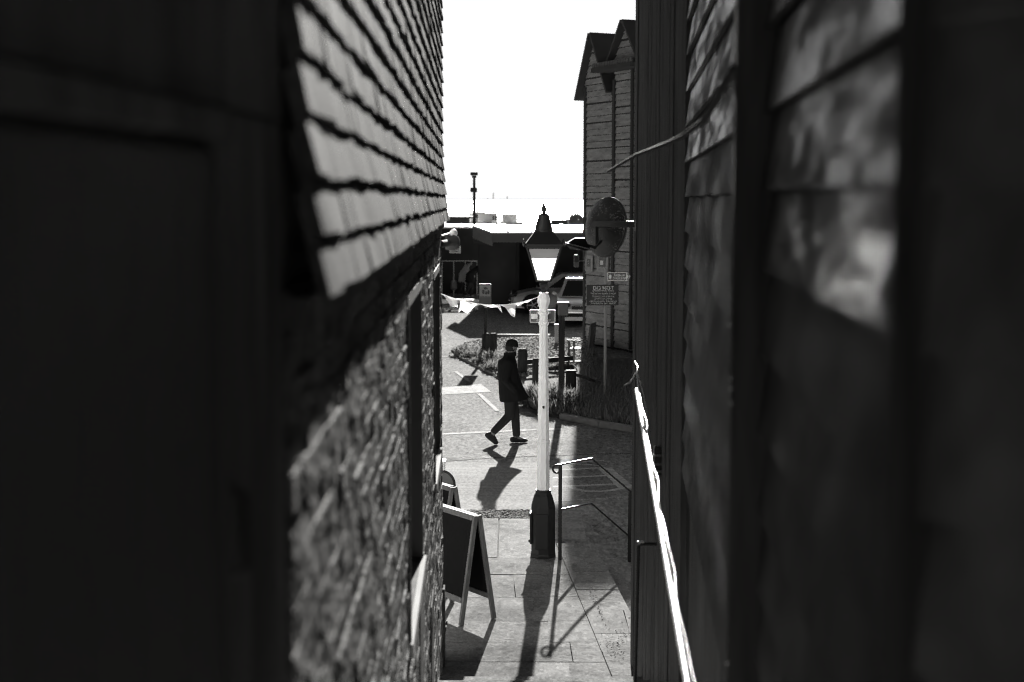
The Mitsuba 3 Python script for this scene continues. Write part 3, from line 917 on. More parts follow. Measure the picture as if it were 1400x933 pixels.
hem = v[:, 2] < 0.79
v[hem, 2] += 0.03 * (v[hem, 0] - 0.1) / 0.25
coat.vertices = v
arms = []
for s in (1, -1):
    arms.append(blob([(((0.0, 0.215 * s, 1.385), 0.082), ((-0.05, 0.262 * s, 1.12), 0.07)), (((-0.05, 0.262 * s, 1.12), 0.068), ((0.115, 0.245 * s, 0.93), 0.055))], 0.025, 8))
obj(man + '__coat', place(cat([coat] + arms), mo, myaw), 'm_cloth_black', 45)
hair = trimesh.creation.icosphere(3)
hv = hair.vertices * V([0.098, 0.082, 0.1]) + V([0.082, 0, 1.632])
hv[:, 0] = np.minimum(hv[:, 0], 0.105)
obj(man + '__hair', place(turn(tm(hv, hair.faces)), mo, myaw), 'm_cloth_dark', True)
col = lathe([(0.09, 1.475), (0.108, 1.505), (0.102, 1.545), (0.09, 1.55), (0.085, 1.5)], 20, 0, (0.065, 0, 0))
obj(man + '__collar', place(col, mo, myaw), 'm_cloth_black', 40)
tr = blob([(((0.07, 0.085, 0.95), 0.11), ((0.165, 0.08, 0.47), 0.078)), (((0.165, 0.08, 0.47), 0.076), ((0.185, 0.08, 0.15), 0.064)),
           (((0.05, -0.085, 0.95), 0.11), ((0.045, -0.08, 0.49), 0.078)), (((0.045, -0.08, 0.49), 0.076), ((-0.21, -0.08, 0.235), 0.06))], 0.018, 8)
obj(man + '__trousers', place(tr, mo, myaw), 'm_cloth_dark', True)
shoe1 = blob([(((0.12, 0.08, 0.055), (0.045, 0.042, 0.05)), ((0.33, 0.09, 0.035), (0.055, 0.045, 0.03))), (((0.13, 0.08, 0.05), (0.05, 0.042, 0.045)), ((0.19, 0.08, 0.10), (0.045, 0.042, 0.03)))], 0.014, 5)
shoe2 = blob([(((-0.32, -0.08, 0.165), (0.05, 0.042, 0.045)), ((-0.185, -0.08, 0.035), (0.045, 0.045, 0.03))), (((-0.29, -0.08, 0.175), 0.045), ((-0.235, -0.08, 0.19), 0.042)), (((-0.24, -0.08, 0.15), 0.042), ((-0.185, -0.08, 0.045), 0.04))], 0.014, 5)
obj(man + '__shoe', place(shoe1, mo, myaw), 'm_rubber', True)
obj(man + '__shoe', place(shoe2, mo, myaw), 'm_rubber', True)
obj(man + '__sock', place(tube([(0.183, 0.08, 0.1), (0.185, 0.08, 0.165)], 0.05, 14), mo, myaw), 'm_sock', True)
obj(man + '__sock', place(tube([(-0.25, -0.08, 0.18), (-0.205, -0.08, 0.235)], 0.048, 14), mo, myaw), 'm_sock', True)


def walker(name, label, o, yaw, lean, coatm, hairm, sc=1.0, bag=None):
    t = thing(name, label, 'person')
    hx = 0.25 + lean
    sh = V([0.1 + lean * 0.8, 0, 1.3 - lean * 0.25])
    hd = sh + V([0.09 + lean * 0.35, 0, 0.2 - lean * 0.15])
    b = blob([((tuple(hd), (0.095, 0.075, 0.11)), (tuple(hd + V([0.03, 0, -0.06])), (0.07, 0.06, 0.07))), ((tuple(hd + V([0.09, 0, -0.02])), 0.018), (tuple(hd + V([0.085, 0, 0.01])), 0.016)),
              ((tuple(hd), 0.06), (tuple(sh), 0.07)), ((tuple(sh), (0.1, 0.16, 0.1)), ((0, 0, 0.9), (0.1, 0.14, 0.1))),
              (((0, 0.08, 0.9), 0.08), ((0.1, 0.08, 0.46), 0.055)), (((0.1, 0.08, 0.46), 0.053), ((0.08, 0.08, 0.07), 0.04)), (((0.08, 0.08, 0.06), 0.04), ((0.2, 0.08, 0.035), 0.032)),
              (((0, -0.08, 0.9), 0.08), ((0.0, -0.08, 0.47), 0.055)), (((0.0, -0.08, 0.47), 0.053), ((-0.2, -0.08, 0.1), 0.04)), (((-0.2, -0.08, 0.1), 0.04), ((-0.1, -0.08, 0.035), 0.032))], 0.025, 6)
    obj(t + '__body', place(b, o, yaw, sc), 'm_skin', True)
    cb = blob([((tuple(sh), (0.12, 0.19, 0.1)), ((0.02, 0, 0.95), (0.16, 0.2, 0.12))), (((0.02, 0, 0.95), (0.16, 0.2, 0.12)), ((0.02, 0, 0.66), (0.2, 0.22, 0.06)))]
              + [((tuple(sh + V([0, 0.2 * s, 0])), 0.07), (tuple(sh + V([0.1, 0.24 * s, -0.3])), 0.06)) for s in (1, -1)] + [((tuple(sh + V([0.1, 0.24 * s, -0.3])), 0.06), (tuple(sh + V([0.3, 0.2 * s, -0.4])), 0.045)) for s in (1, -1)], 0.03, 8)
    obj(t + '__coat', place(cb, o, yaw, sc), coatm, True)
    obj(t + '__trousers', place(blob([(((0, 0.08, 0.85), 0.095), ((0.1, 0.08, 0.46), 0.07)), (((0.1, 0.08, 0.46), 0.068), ((0.08, 0.08, 0.12), 0.055)), (((0, -0.08, 0.85), 0.095), ((0, -0.08, 0.47), 0.07)), (((0, -0.08, 0.47), 0.068), ((-0.18, -0.08, 0.15), 0.055))], 0.03, 6), o, yaw, sc), 'm_cloth_dark', True)
    hr = trimesh.creation.icosphere(2)
    hr.vertices = hr.vertices * V([0.105, 0.088, 0.1]) + hd + V([-0.02, 0, 0.03])
    obj(t + '__hair', place(hr, o, yaw, sc), hairm, True)
    if bag:
        m = blob([((bag[0], bag[1]), (bag[2], bag[3]))], 0.03, 6)
        obj(bag[4], place(m, o, yaw, sc), bag[5], True, bag[6], 'bag')
    return t


w1 = gx(632, 406)
w2_ = gx(642, 407)
walker('person', 'stooping person in a pale coat, left one of the two by the far low building', (w1[0], w1[1], 0), 0.1, 0.12, 'm_cloth_pale', 'm_cloth_dark', 1.0,
       ((-0.36, -0.05, 0.62), (0.12, 0.06, 0.13), (-0.36, -0.05, 0.4), (0.15, 0.08, 0.13), 'bag', 'm_sign_mid', 'grey bag carried behind the stooping person in the pale coat'))
walker('person', 'person in a dark coat leaning forward just right of the pale coated one', (w2_[0], w2_[1], 0), 0.1, 0.32, 'm_cloth_black', 'm_hair_pale', 1.02,
       ((0.55, 0.1, 1.3), (0.12, 0.08, 0.16), (0.62, 0.1, 1.05), (0.08, 0.06, 0.14), 'bag', 'm_cloth_pale', 'pale bundle held up in front of the person in the dark coat'))

# ------------------------------------------------------------------ net huts behind
A0 = V([2.06, 40.3, 0.0])
eu = V([0.433, -0.901, 0.0]); eu /= np.linalg.norm(eu)
en = V([eu[1], -eu[0], 0.0])
ez = V([0, 0, 1.0])


def hp_(u, z, o=0.0):
    return A0 + eu * u + ez * z + en * o


def slab(poly, o0, th):
    """polygon in (u, z) on the huts' front, th thick from o0 outwards"""
    m = extr(poly, th)
    v = m.vertices
    return tm(A0 + eu * v[:, :1] + ez * v[:, 1:2] + en * (o0 + v[:, 2:3]), m.faces)


def hut(name, label, outline, back):
    t = thing(name, label, 'hut')
    poly = Polygon(outline)
    obj(t + '__wall', slab(poly, -back, back - 0.03), 'm_hut_dark')  # dark backing in the board gaps stands in for their shadow lines
    z = 0.05
    x0, _, x1, z1 = poly.bounds
    while z < z1:
        a = rng.normal(0, 0.012)
        g = sbox(x0, z + a, x1, z + 0.157 + a).intersection(poly)
        if not g.is_empty and g.area > 0.01 and g.geom_type == 'Polygon':
            m = extr(g, 0.018)
            v = m.vertices
            lean = 0.045 * (1 - np.clip((v[:, 1] - z) / 0.18, 0, 1))
            m = tm(A0 + eu * v[:, :1] + ez * v[:, 1:2] + en * (-0.03 + v[:, 2] + lean)[:, None], m.faces)
            obj(t + '__wall__board', m, 'm_hut')
        z += 0.176
    return t


h1 = hut('net_hut', 'tall narrow black weatherboarded hut with a steep gable, left of the pair', [(0, 0), (1.62, 0), (1.62, 6.7), (0.56, 8.6), (0, 7.35)], 5.0)
h2 = hut('net_hut', 'taller black weatherboarded hut at the right of the pair, half hidden by the alley wall', [(1.66, 0), (5.0, 0), (5.0, 5.0), (2.32, 8.75), (1.66, 7.85)], 5.0)


def roof(t, ridge, eave, back, th=0.07, fore=0.22):
    (u0, z0), (u1, z1) = ridge, eave
    d = V([u1 - u0, z1 - z0]); d /= np.linalg.norm(d)
    nrm = V([-d[1], d[0]]) if d[0] > 0 else V([d[1], -d[0]])
    pts = []
    for u, z in ((u0, z0), (u1, z1)):
        for k in (0.012, th):
            for o in (fore, -back):
                pts.append(hp_(u + nrm[0] * k, z + nrm[1] * k, o))
    obj(t + '__roof', hull(pts), 'm_hut_roof')


roof(h1, (0.56, 8.62), (-0.22, 6.85), 5.2)
roof(h1, (0.56, 8.62), (1.5, 6.95), 5.2)
roof(h2, (2.32, 8.77), (1.45, 7.55), 5.2)
roof(h2, (2.32, 8.77), (5.2, 4.9), 5.2)
obj(h1 + '__corner_board', slab(sbox(-0.03, 0, 0.09, 7.2), 0.0, 0.045), 'm_hut_dark')
obj(h2 + '__corner_board', slab(sbox(1.6, 0, 1.72, 7.3), 0.0, 0.06), 'm_hut_dark')
obj(h2 + '__downpipe', tube([hp_(2.74, 0.1, 0.1), hp_(2.74, 7.5, 0.1)], 0.05, 8), 'm_hut_dark', True)
hd_ = obj(h2 + '__hood', slab(sbox(1.2, 7.5, 3.3, 7.62), 0.0, 0.5), 'm_hut_dark')
for k in range(15):
    obj(hd_ + '__tooth', slab(sbox(1.22 + 0.14 * k, 7.623, 1.32 + 0.14 * k, 7.74), 0.42, 0.05), 'm_fascia')
# posters
def poster(px0, px1, py0, py1, label):
    def uz(x, y):
        r = ray(x, y)
        # meet the hut's front plane 0.05 proud
        o = hp_(0, 0, 0.055)
        t = ((o - EYE) @ en) / (r @ en)
        q = EYE + r * t - o
        return q @ eu, q[2]
    u0, z1 = uz(px0, py0); u1, z0 = uz(px1, py1)
    t = thing('poster', label, 'poster')
    p = obj(t + '__sheet', slab(sbox(u0, z0, u1, z1), 0.055, 0.02), 'm_poster')
    obj(t + '__picture', slab(sbox(u0 + 0.12, z0 + 0.14, u1 - 0.12, z1 - 0.1), 0.077, 0.004), 'm_sign_mid')
    obj(t + '__picture', slab(sbox(u0 + 0.2, z0 + 0.2, u1 - 0.25, z0 + 0.32), 0.083, 0.004), 'm_sign_pale')


poster(800.5, 811, 349, 372, 'narrow framed poster at the left edge of the black hut')
poster(817, 832, 347, 373, 'wider framed poster on the black hut behind the convex mirror')

# convex mirror and light on the tarred shed's corner
cm = thing('convex_mirror', 'round convex traffic mirror seen from behind on an arm from the tarred shed', 'mirror')
c = at(829, 311, 11.7)
ax = V([-0.80, -0.62, 0.12]); ax /= np.linalg.norm(ax)            # the back looks this way
R = 40 / F * 11.7
prof = [(R * 0.98, -0.02), (R, 0.0), (R * 1.0, 0.02), (R * 0.93, 0.03), (R * 0.8, 0.05), (R * 0.55, 0.08), (R * 0.3, 0.095), (0.001, 0.1)]
ex = np.cross((0, 0, 1), ax)
obj(cm + '__shell', put(lathe(prof, 36), c, ex, np.cross(ax, ex)), 'm_mirror_back', 35)
rimp = [c + (ex / np.linalg.norm(ex)) * R * math.cos(t) + np.cross(ax, ex) / np.linalg.norm(ex) * R * math.sin(t) for t in np.linspace(0, 2 * np.pi, 49)]
obj(cm + '__rim', tube(rimp, 0.01, 8, False), 'm_iron', True)
bk = c + ax * 0.1
wl = V([0.985, 11.22, at(868, 318, 11.2)[2]])
obj(cm + '__arm', cat([bar(bk + V([-0.03, 0, 0.02]), V([wl[0] + 0.01, wl[1], bk[2] + 0.02]), 0.03, 0.05, 0.004), bar(bk + V([0, 0, 0.05]), bk + V([0, 0, -0.16]), 0.03, 0.035, 0.004), bar(bk + V([0, 0, 0.03]), c + ax * 0.05, 0.03, 0.03)]), 'm_iron')
obj(cm + '__bracket', cbox((0.025, 0.1, 0.09), 0.004, (wl[0] - 0.006, wl[1], bk[2] + 0.01)), 'm_galv')
fl_ = thing('flood_light', 'small black hooded flood light below the convex mirror', 'light')
c = at(790, 334, 11.2)
obj(fl_ + '__hood', hull([c + V(p) for p in ((-0.1, -0.05, 0.0), (0.05, -0.06, -0.05), (0.1, -0.05, -0.04), (-0.09, 0.06, 0.01), (0.1, 0.06, -0.04), (-0.02, -0.04, 0.05), (0.05, -0.04, 0.05), (-0.02, 0.05, 0.05), (0.05, 0.05, 0.05), (-0.06, 0, -0.04))]), 'm_iron')
obj(fl_ + '__visor', bar(c + V([-0.1, -0.07, 0.012]), c + V([0.14, -0.07, -0.05]), 0.05, 0.008), 'm_galv')
obj(fl_ + '__arm', tube([c + V([0.05, 0, 0.0]), c + V([0.14, 0.05, -0.03]), V([0.72, 11.5, bk[2] - 0.12])], 0.012, 8), 'm_iron', True)
obj(fl_ + '__cable', tube([c + V([0, 0, -0.04]), c + V([0.0, 0, -0.09]), c + V([0.0, 0, -0.1])], 0.005, 6), 'm_iron')
kt = thing('switch_box', 'small grey switch box hanging on a cable below the flood light', 'box')
c = at(788, 357, 11.2)
obj(kt + '__body', cbox((0.042, 0.03, 0.1), 0.006, c), 'm_galv')
obj(kt + '__cover', cbox((0.032, 0.008, 0.045), 0.003, c + V([0, -0.019, 0.015])), 'm_sign_mid')
obj(kt + '__cable', tube([c + V([0.02, 0, 0.0]), c + V([0.06, 0, 0.0]), c + V([0.075, 0, 0.03]), c + V([0.07, 0, 0.12])], 0.004, 6), 'm_galv', True)

# globe light and drum on the cottage's far corner
gl = thing('bulkhead_lamp', 'hooded bulkhead lamp with a white globe on the far corner of the cottage', 'lamp')
c = at(619, 332, 11.6)
base_p = V([XL(11.3) + 0.0, 11.2, c[2]])
dm = lathe([(0.055, -0.06), (0.062, -0.04), (0.062, 0.02), (0.045, 0.05), (0.01, 0.06)], 18)
obj(gl + '__hood', put(dm, c, (0, 1, 0), (0, 0, 1)), 'm_dark_paint', 35)
obj(gl + '__arm', tube([base_p, c + V([-0.04, 0, 0.0])], 0.03, 8), 'm_dark_paint', True)
g = trimesh.creation.icosphere(2, 0.034)
g.apply_translation(at(620, 319, 11.7))
obj(gl + '__globe', g, 'm_white_paint', True)
obj(gl + '__stem', tube([base_p + V([0, 0.1, 0.06]), at(614, 320, 11.7)], 0.01, 8), 'm_galv')

# ------------------------------------------------------------------ signs on posts
sp = thing('warning_sign', 'black rectangular notice with white lettering headed DO NOT on the thin pale pole', 'sign')
B0 = gx(827, 551)
SY = B0[1]
sx_ = lambda x: at(x, 400, SY)[0]
sz_ = lambda y: at(827, y, SY)[2]
fp = thing('finger_post', 'slim pale pole carrying an arrow sign and a black notice in the shaded verge', 'signpost')
obj(fp + '__pole', tube([(B0[0], SY, 0), (B0[0], SY, sz_(369))], 0.03, 12), 'm_galv', True)
obj(fp + '__cap', lathe([(0.034, 0), (0.034, 0.03), (0.015, 0.045)], 12, 0, (B0[0], SY, sz_(369) - 0.01)), 'm_galv', 30)
arr = [(830, 372.3), (857, 372.3), (861.5, 378), (857, 384), (830, 384)]
def vplate(px, o, th, m, key):
    g = Polygon([(sx_(x), sz_(y)) for x, y in px])
    e = extr(g, th)
    v = e.vertices
    return obj(key, tm(np.stack([v[:, 0], SY - o - v[:, 2], v[:, 1]], 1), e.faces[:, ::-1]), m)
ar = vplate(arr, 0.045, 0.012, 'm_sign_white', fp + '__arrow')
vplate([(831, 373.3), (855.5, 373.3), (855.5, 383), (831, 383)], 0.058, 0.003, 'm_sign_mid', ar + '__field')
vplate([(856.2, 373.3), (857, 373.3), (860.6, 378), (857, 383), (856.2, 383), (859, 378)], 0.058, 0.003, 'm_sign_mid', ar + '__chevron')
def text(s, x, y, hpx, o, key, m='m_sign_white', wpx=None, bold=True):
    t = meshkit.text_mesh(s, hpx * SY / F, 0.003, bold)
    w = t.bounds[1][0]
    if wpx: t.vertices[:, 0] *= wpx * SY / F / w
    w = t.bounds[1][0]
    v = t.vertices
    obj(key, tm(np.stack([sx_(x) - w / 2 + v[:, 0], SY - o - v[:, 2], sz_(y) + v[:, 1]], 1), t.faces[:, ::-1]), m)
text('England', 846, 377.6, 2.9, 0.0625, ar + '__lettering', wpx=14)
text('Coast Path', 846.5, 381.6, 2.9, 0.0625, ar + '__lettering', wpx=18)
ac = lathe([(0.001, -0.06), (0.025, -0.04), (0.028, 0.01), (0.018, 0.035), (0.001, 0.04)], 10)
obj(ar + '__emblem', put(tm(ac.vertices * V([1, 0.15, 1]), ac.faces), (sx_(833.7), SY - 0.063, sz_(378)), (1, 0, 0), (0, 1, 0)), 'm_sign_white', True)
pn = vplate([(802, 389.5), (845.5, 389.5), (845.5, 417.5), (802, 417.5)], 0.04, 0.012, 'm_sign_dark', sp + '__panel')
text('DO NOT', 824.5, 396.2, 4.9, 0.053, sp + '__lettering', 'm_sign_pale', 29)
vplate([(810, 397.4), (839, 397.4), (839, 398.1), (810, 398.1)], 0.053, 0.003, 'm_sign_pale', sp + '__underline')
for s, y, w in (('Follow the vehicle in front', 402.4, 34), ('Proceed only when the', 406.3, 30), ('green light shows', 409.4, 24), ('Failing to obey may result', 412.9, 37), ('in damage to your vehicle', 415.8, 34)):
    text(s, 824.5, y, 2.3, 0.053, sp + '__lettering', 'm_sign_pale', w, False)

# dark post with a box on top
dp = thing('bollard_post', 'tall square dark post with a grey box on top right of the lamp post', 'post')
D0 = gx(767.5, 556)
zz = lambda y: at(767, y, D0[1])[2]
obj(dp + '__shaft', cbox((0.12, 0.12, zz(431)), 0.01, (D0[0], D0[1], zz(431) / 2)), 'm_old_wood')
obj(dp + '__box', cbox((0.2, 0.16, zz(415) - zz(431.5)), 0.012, (D0[0] + 0.025, D0[1] - 0.02, (zz(415) + zz(431)) / 2)), 'm_sign_mid')
obj(dp + '__lid', cbox((0.23, 0.19, 0.025), 0.006, (D0[0] + 0.025, D0[1] - 0.02, zz(415) + 0.01)), 'm_sign_mid')
obj(dp + '__hasp', cbox((0.04, 0.05, 0.03), 0.005, (D0[0] + 0.09, D0[1] - 0.06, zz(434))), 'm_galv')

# information board on a post, left
ib = thing('information_board', 'pale framed picture board on a post behind the walking man', 'sign')
I0 = gx(664, 487)
IY = I0[1]
iz = lambda y: at(664, y, IY)[2]
ppm = F / IY
obj(ib + '__post', cbox((0.08, 0.08, iz(420)), 0.008, (I0[0], IY, iz(420) / 2)), 'm_old_wood')
obj(ib + '__panel', cbox((17 / ppm, 0.04, iz(388) - iz(419)), 0.006, (I0[0] - 0.01, IY - 0.06, (iz(388) + iz(419)) / 2)), 'm_sign_mid')
obj(ib + '__picture', cbox((14.5 / ppm, 0.006, iz(390) - iz(405)), 0, (I0[0] - 0.01, IY - 0.083, (iz(390) + iz(405)) / 2)), 'm_poster')
for k, (x, y, w, h) in enumerate(((661, 399, 3, 5), (665, 400.5, 3, 4), (668, 399.5, 2.5, 5), (664, 394, 5, 2.4))):
    obj(ib + '__figure', cbox((w / ppm, 0.004, h / ppm), 0.001, (at(x, y, IY)[0], IY - 0.088, iz(y))), 'm_sign_dark')
obj(ib + '__sheet', cbox((15 / ppm, 0.006, iz(407) - iz(418)), 0, (I0[0] - 0.01, IY - 0.083, (iz(407) + iz(418)) / 2)), 'm_fascia')

# ------------------------------------------------------------------ gravel island, kerbs, bollards, plants
isl_px = [(622, 480), (640, 471), (662, 467), (700, 464.5), (740, 463.5), (772, 465), (800, 470), (812, 485), (800, 497), (760, 499), (738, 502), (715, 516), (690, 521), (668, 510), (645, 498), (628, 489)]
isl = Polygon([gx(x, y)[:2] for x, y in isl_px]).buffer(0.05)
obj('gravel_bed', put(extr(isl, 0.03), (0, 0, -0.01), (1, 0, 0), (0, 1, 0)), 'm_gravel', kind='structure', label='gravel bed beside the street')
obj('gravel', stones(isl, 9000, 0.02, 0.06, 0.035, 5), 'm_gravel', kind='stuff', label='pale loose shingle in the bed behind the wooden bollards', cat_='gravel')
# kerb stones along the bed's street side and the curved verge
def kerb_run(px, w, h, L, key, z=0.0):
    pts = LineString([gx(x, y)[:2] for x, y in px])
    n = max(1, int(pts.length / L))
    for i in range(n):
        a, b = pts.interpolate(pts.length * i / n), pts.interpolate(pts.length * (i + 1) / n)
        p, q = V([a.x, a.y, h / 2]), V([b.x, b.y, h / 2])
        d = (q - p) / np.linalg.norm(q - p)
        obj(key, bar(p + d * 0.006, q - d * 0.006, w, h, 0.012), 'm_kerb')


ks = thing('kerb', 'pale stone kerb in front of the shingle bed', 'kerb')
kerb_run([(716, 505), (745, 500.5), (770, 500), (797, 500)], 0.35, 0.12, 0.9, ks + '__stone')
ks = thing('kerb', 'long pale kerb behind the shingle bed', 'kerb')
kerb_run([(680, 461), (715, 461), (745, 461.5), (752, 462)], 0.5, 0.1, 1.0, ks + '__stone')
ks = thing('kerb', 'curved stone kerb round the dark grass verge', 'kerb')
kerb_run([(768, 573), (778, 576), (795, 579.5), (820, 584), (850, 589), (890, 595)], 0.14, 0.11, 0.8, ks + '__stone')
verge = Polygon([gx(x, y)[:2] for x, y in ((722, 560), (735, 569), (768, 572), (795, 578), (850, 588), (900, 594), (910, 540), (880, 505), (800, 503), (784, 520), (750, 536))])
obj('verge', put(extr(verge, 0.06), (0, 0, -0.01), (1, 0, 0), (0, 1, 0)), 'm_earth', kind='structure', label='dark earth verge at the street corner')


def tufts(poly, n, h0, h1, seed, spread=0.1, w=0.008, cen=None):
    g = np.random.default_rng(seed)
    from shapely import contains_xy
    x0, y0, x1, y1 = poly.bounds
    vs, fs = [], []
    k = 0
    while k < n:
        x, y = g.uniform(x0, x1), g.uniform(y0, y1)
        if not contains_xy(poly, x, y):
            continue
        if cen is not None and g.uniform() > float(meshkit.fbm(V([x * cen, y * cen, 1.0]), 2)) * 1.6 - 0.25:
            continue
        h, a = g.uniform(h0, h1), g.uniform(0, 6.28)
        dx = V([math.cos(a), math.sin(a), 0])
        le = V([g.normal(0, spread), g.normal(0, spread), 0])
        b = V([x, y, 0.04])
        p = [b - dx * w, b + dx * w, b + V([0, 0, h * 0.55]) + le * 0.4 - dx * w * 0.7, b + V([0, 0, h * 0.55]) + le * 0.4 + dx * w * 0.7, b + V([0, 0, h]) + le]
        i = len(vs)
        vs += p
        fs += [[i, i + 1, i + 3], [i, i + 3, i + 2], [i + 2, i + 3, i + 4]]
        k += 1
    return tm(vs, fs)


obj('grass', tufts(verge.buffer(-0.05), 16000, 0.08, 0.32, 8, 0.08, 0.01, 0.7), 'm_grass', kind='stuff', label='rough long grass covering the verge by the kerb', cat_='grass')


def bushy(c, rx, ry, h, n, seed, leaf=0.05):
    g = np.random.default_rng(seed)
    vs, fs = [], []
    for _ in range(n):
        th, r = g.uniform(0, 6.28), math.sqrt(g.uniform())
        top = h * (1 - r * r * 0.75) * (0.7 + 0.5 * meshkit.noise(V([math.cos(th) * 1.6, math.sin(th) * 1.6, seed])))
        p = V([c[0] + rx * r * math.cos(th), c[1] + ry * r * math.sin(th), top * g.uniform(0.05, 1) + 0.03])
        a = g.normal(size=3); a /= np.linalg.norm(a)
        b = np.cross(a, g.normal(size=3)); b /= np.linalg.norm(b)
        s = leaf * g.uniform(0.5, 1.2)
        i = len(vs)
        vs += [p - a * s, p + b * s * 0.4, p + a * s, p - b * s * 0.4]
        fs += [[i, i + 1, i + 2], [i, i + 2, i + 3]]
    return tm(vs, fs)


shr = [(640, 486, 0.5, 0.35, 0.28, 'low spiky plant at the left tip of the shingle bed'), (655, 491, 0.5, 0.3, 0.24, 'low plant beside the leftmost pair of wooden posts'), (676, 498, 0.6, 0.35, 0.3, 'low dark plant at the foot of the paired wooden posts'),
       (690, 508, 0.55, 0.35, 0.28, 'low plant hidden partly behind the walking man'), (728, 556, 0.33, 0.3, 0.42, 'bushy plant just left of the white lamp post'), (752, 560, 0.35, 0.3, 0.5, 'bushy plant just right of the white lamp post'), (783, 566, 0.3, 0.3, 0.45, 'bushy plant at the shadow edge beside the square wooden post'),
       (770, 508, 0.4, 0.2, 0.2, 'small plant in the shingle behind the low rail')]
for i, (x, y, rx, ry, h, lb) in enumerate(shr):
    c = gx(x, y)
    t = thing('shrub', lb, 'plant')
    obj(t + '__foliage', bushy(c, rx, ry, h, 900 if h > 0.35 else 420, 20 + i, 0.06), 'm_leaf')
    obj(t + '__stems', tufts(Polygon([(c[0] - rx * .7, c[1] - ry * .7), (c[0] + rx * .7, c[1] - ry * .7), (c[0] + rx * .7, c[1] + ry * .7), (c[0] - rx * .7, c[1] + ry * .7)]), 260, h * 0.6, h * 1.15, 40 + i, 0.12, 0.006), 'm_grass')


def bollard(x, yb, yt, w, label, round_=True):
    g = gx(x, yb)
    h = at(x, yt, g[1])[2]
    r = w * g[1] / F / 2
    t = thing('wooden_bollard', label, 'bollard', None)
    if round_:
        obj(t + '__post', lathe([(r, 0), (r, h - r * 0.9), (r * 0.93, h - r * 0.5), (r * 0.7, h - r * 0.15), (r * 0.35, h - 0.01), (0.001, h)], 16, 0, g), 'm_old_wood', 40)
        obj(t + '__groove', lathe([(r * 1.0, h - r * 1.9), (r * 1.03, h - r * 1.85), (r * 1.03, h - r * 1.65), (r * 1.0, h - r * 1.6)], 16, 0, g), 'm_old_wood')
    else:
        obj(t + '__post', cbox((r * 2, r * 2, h), 0.02, (g[0], g[1], h / 2)), 'm_old_wood')
        obj(t + '__cap', cbox((r * 2.1, r * 2.1, 0.03), 0.012, (g[0], g[1], h + 0.01)), 'm_old_wood')
    return g, h


bollard(664.5, 488, 455, 11, 'dark wooden post, left one of the pair in front of the information board')
bollard(674.5, 491, 455, 10, 'dark wooden post, right one of the pair in front of the information board')
b3, h3 = bollard(714.5, 513, 476, 13, 'round topped wooden post just right of the walking man')
b4, h4 = bollard(734, 531, 489, 13, 'round topped wooden post half behind the white lamp post')
b5, h5 = bollard(780.5, 548, 508, 14, 'square wooden post behind the tall dark post', False)
rl1 = thing('low_rail', 'low dark timber rail running between the wooden posts behind the lamp', 'rail')
obj(rl1 + '__beam', bar(V([b3[0], b3[1], 0.3]), V([b4[0] + 0.9, b4[1] + 3.2, 0.3]), 0.1, 0.11, 0.01), 'm_old_wood')
rl2 = thing('low_rail', 'low timber rail sloping down across the shaded verge to the pale pole', 'rail')
e1 = gx(828, 533)
obj(rl2 + '__beam', bar(V([b5[0], b5[1] + 0.1, h5 - 0.05]), V([e1[0], e1[1], 0.12]), 0.08, 0.06, 0.01), 'm_pale_wood')
mk2 = thing('marker_post', 'short pale marker post standing in the shingle left of the tall dark post', 'post')
mp = gx(761, 473)
obj(mk2 + '__shaft', cbox((0.12, 0.1, 0.55), 0.012, (mp[0], mp[1], 0.3)), 'm_galv')
obj(mk2 + '__cap', cbox((0.14, 0.12, 0.03), 0.008, (mp[0], mp[1], 0.59)), 'm_galv')

# wooden armchair beside the hut
ch = thing('armchair', 'wooden slatted garden armchair standing in front of the black hut', 'chair')
c0 = gx(793, 500)
def cp(x, y, z): return V([c0[0] + y * 0.95 - x * 0.3, c0[1] - x * 0.95 - y * 0.3, z])
for x, y, h in ((-0.24, -0.22, 0.62), (0.24, -0.22, 0.62), (-0.24, 0.24, 1.0), (0.24, 0.24, 1.0)):
    obj(ch + '__leg', bar(cp(x, y, 0.0), cp(x, y + (0.08 if h > 0.7 else 0), h), 0.05, 0.05, 0.006), 'm_pale_wood')
for k in range(5):
    obj(ch + '__seat_slat', bar(cp(-0.23, -0.2 + 0.095 * k, 0.43), cp(0.23, -0.2 + 0.095 * k, 0.43), 0.075, 0.022, 0.004), 'm_pale_wood')
for k in range(5):
    obj(ch + '__back_slat', bar(cp(-0.16 + 0.08 * k, 0.25, 0.46), cp(-0.16 + 0.08 * k, 0.32, 0.98), 0.05, 0.02, 0.003), 'm_pale_wood')
obj(ch + '__top_rail', bar(cp(-0.27, 0.33, 1.02), cp(0.27, 0.33, 1.02), 0.04, 0.09, 0.01), 'm_pale_wood')
for x in (-0.25, 0.25):
    obj(ch + '__arm', bar(cp(x, -0.28, 0.64), cp(x, 0.28, 0.64), 0.07, 0.03, 0.008), 'm_pale_wood')

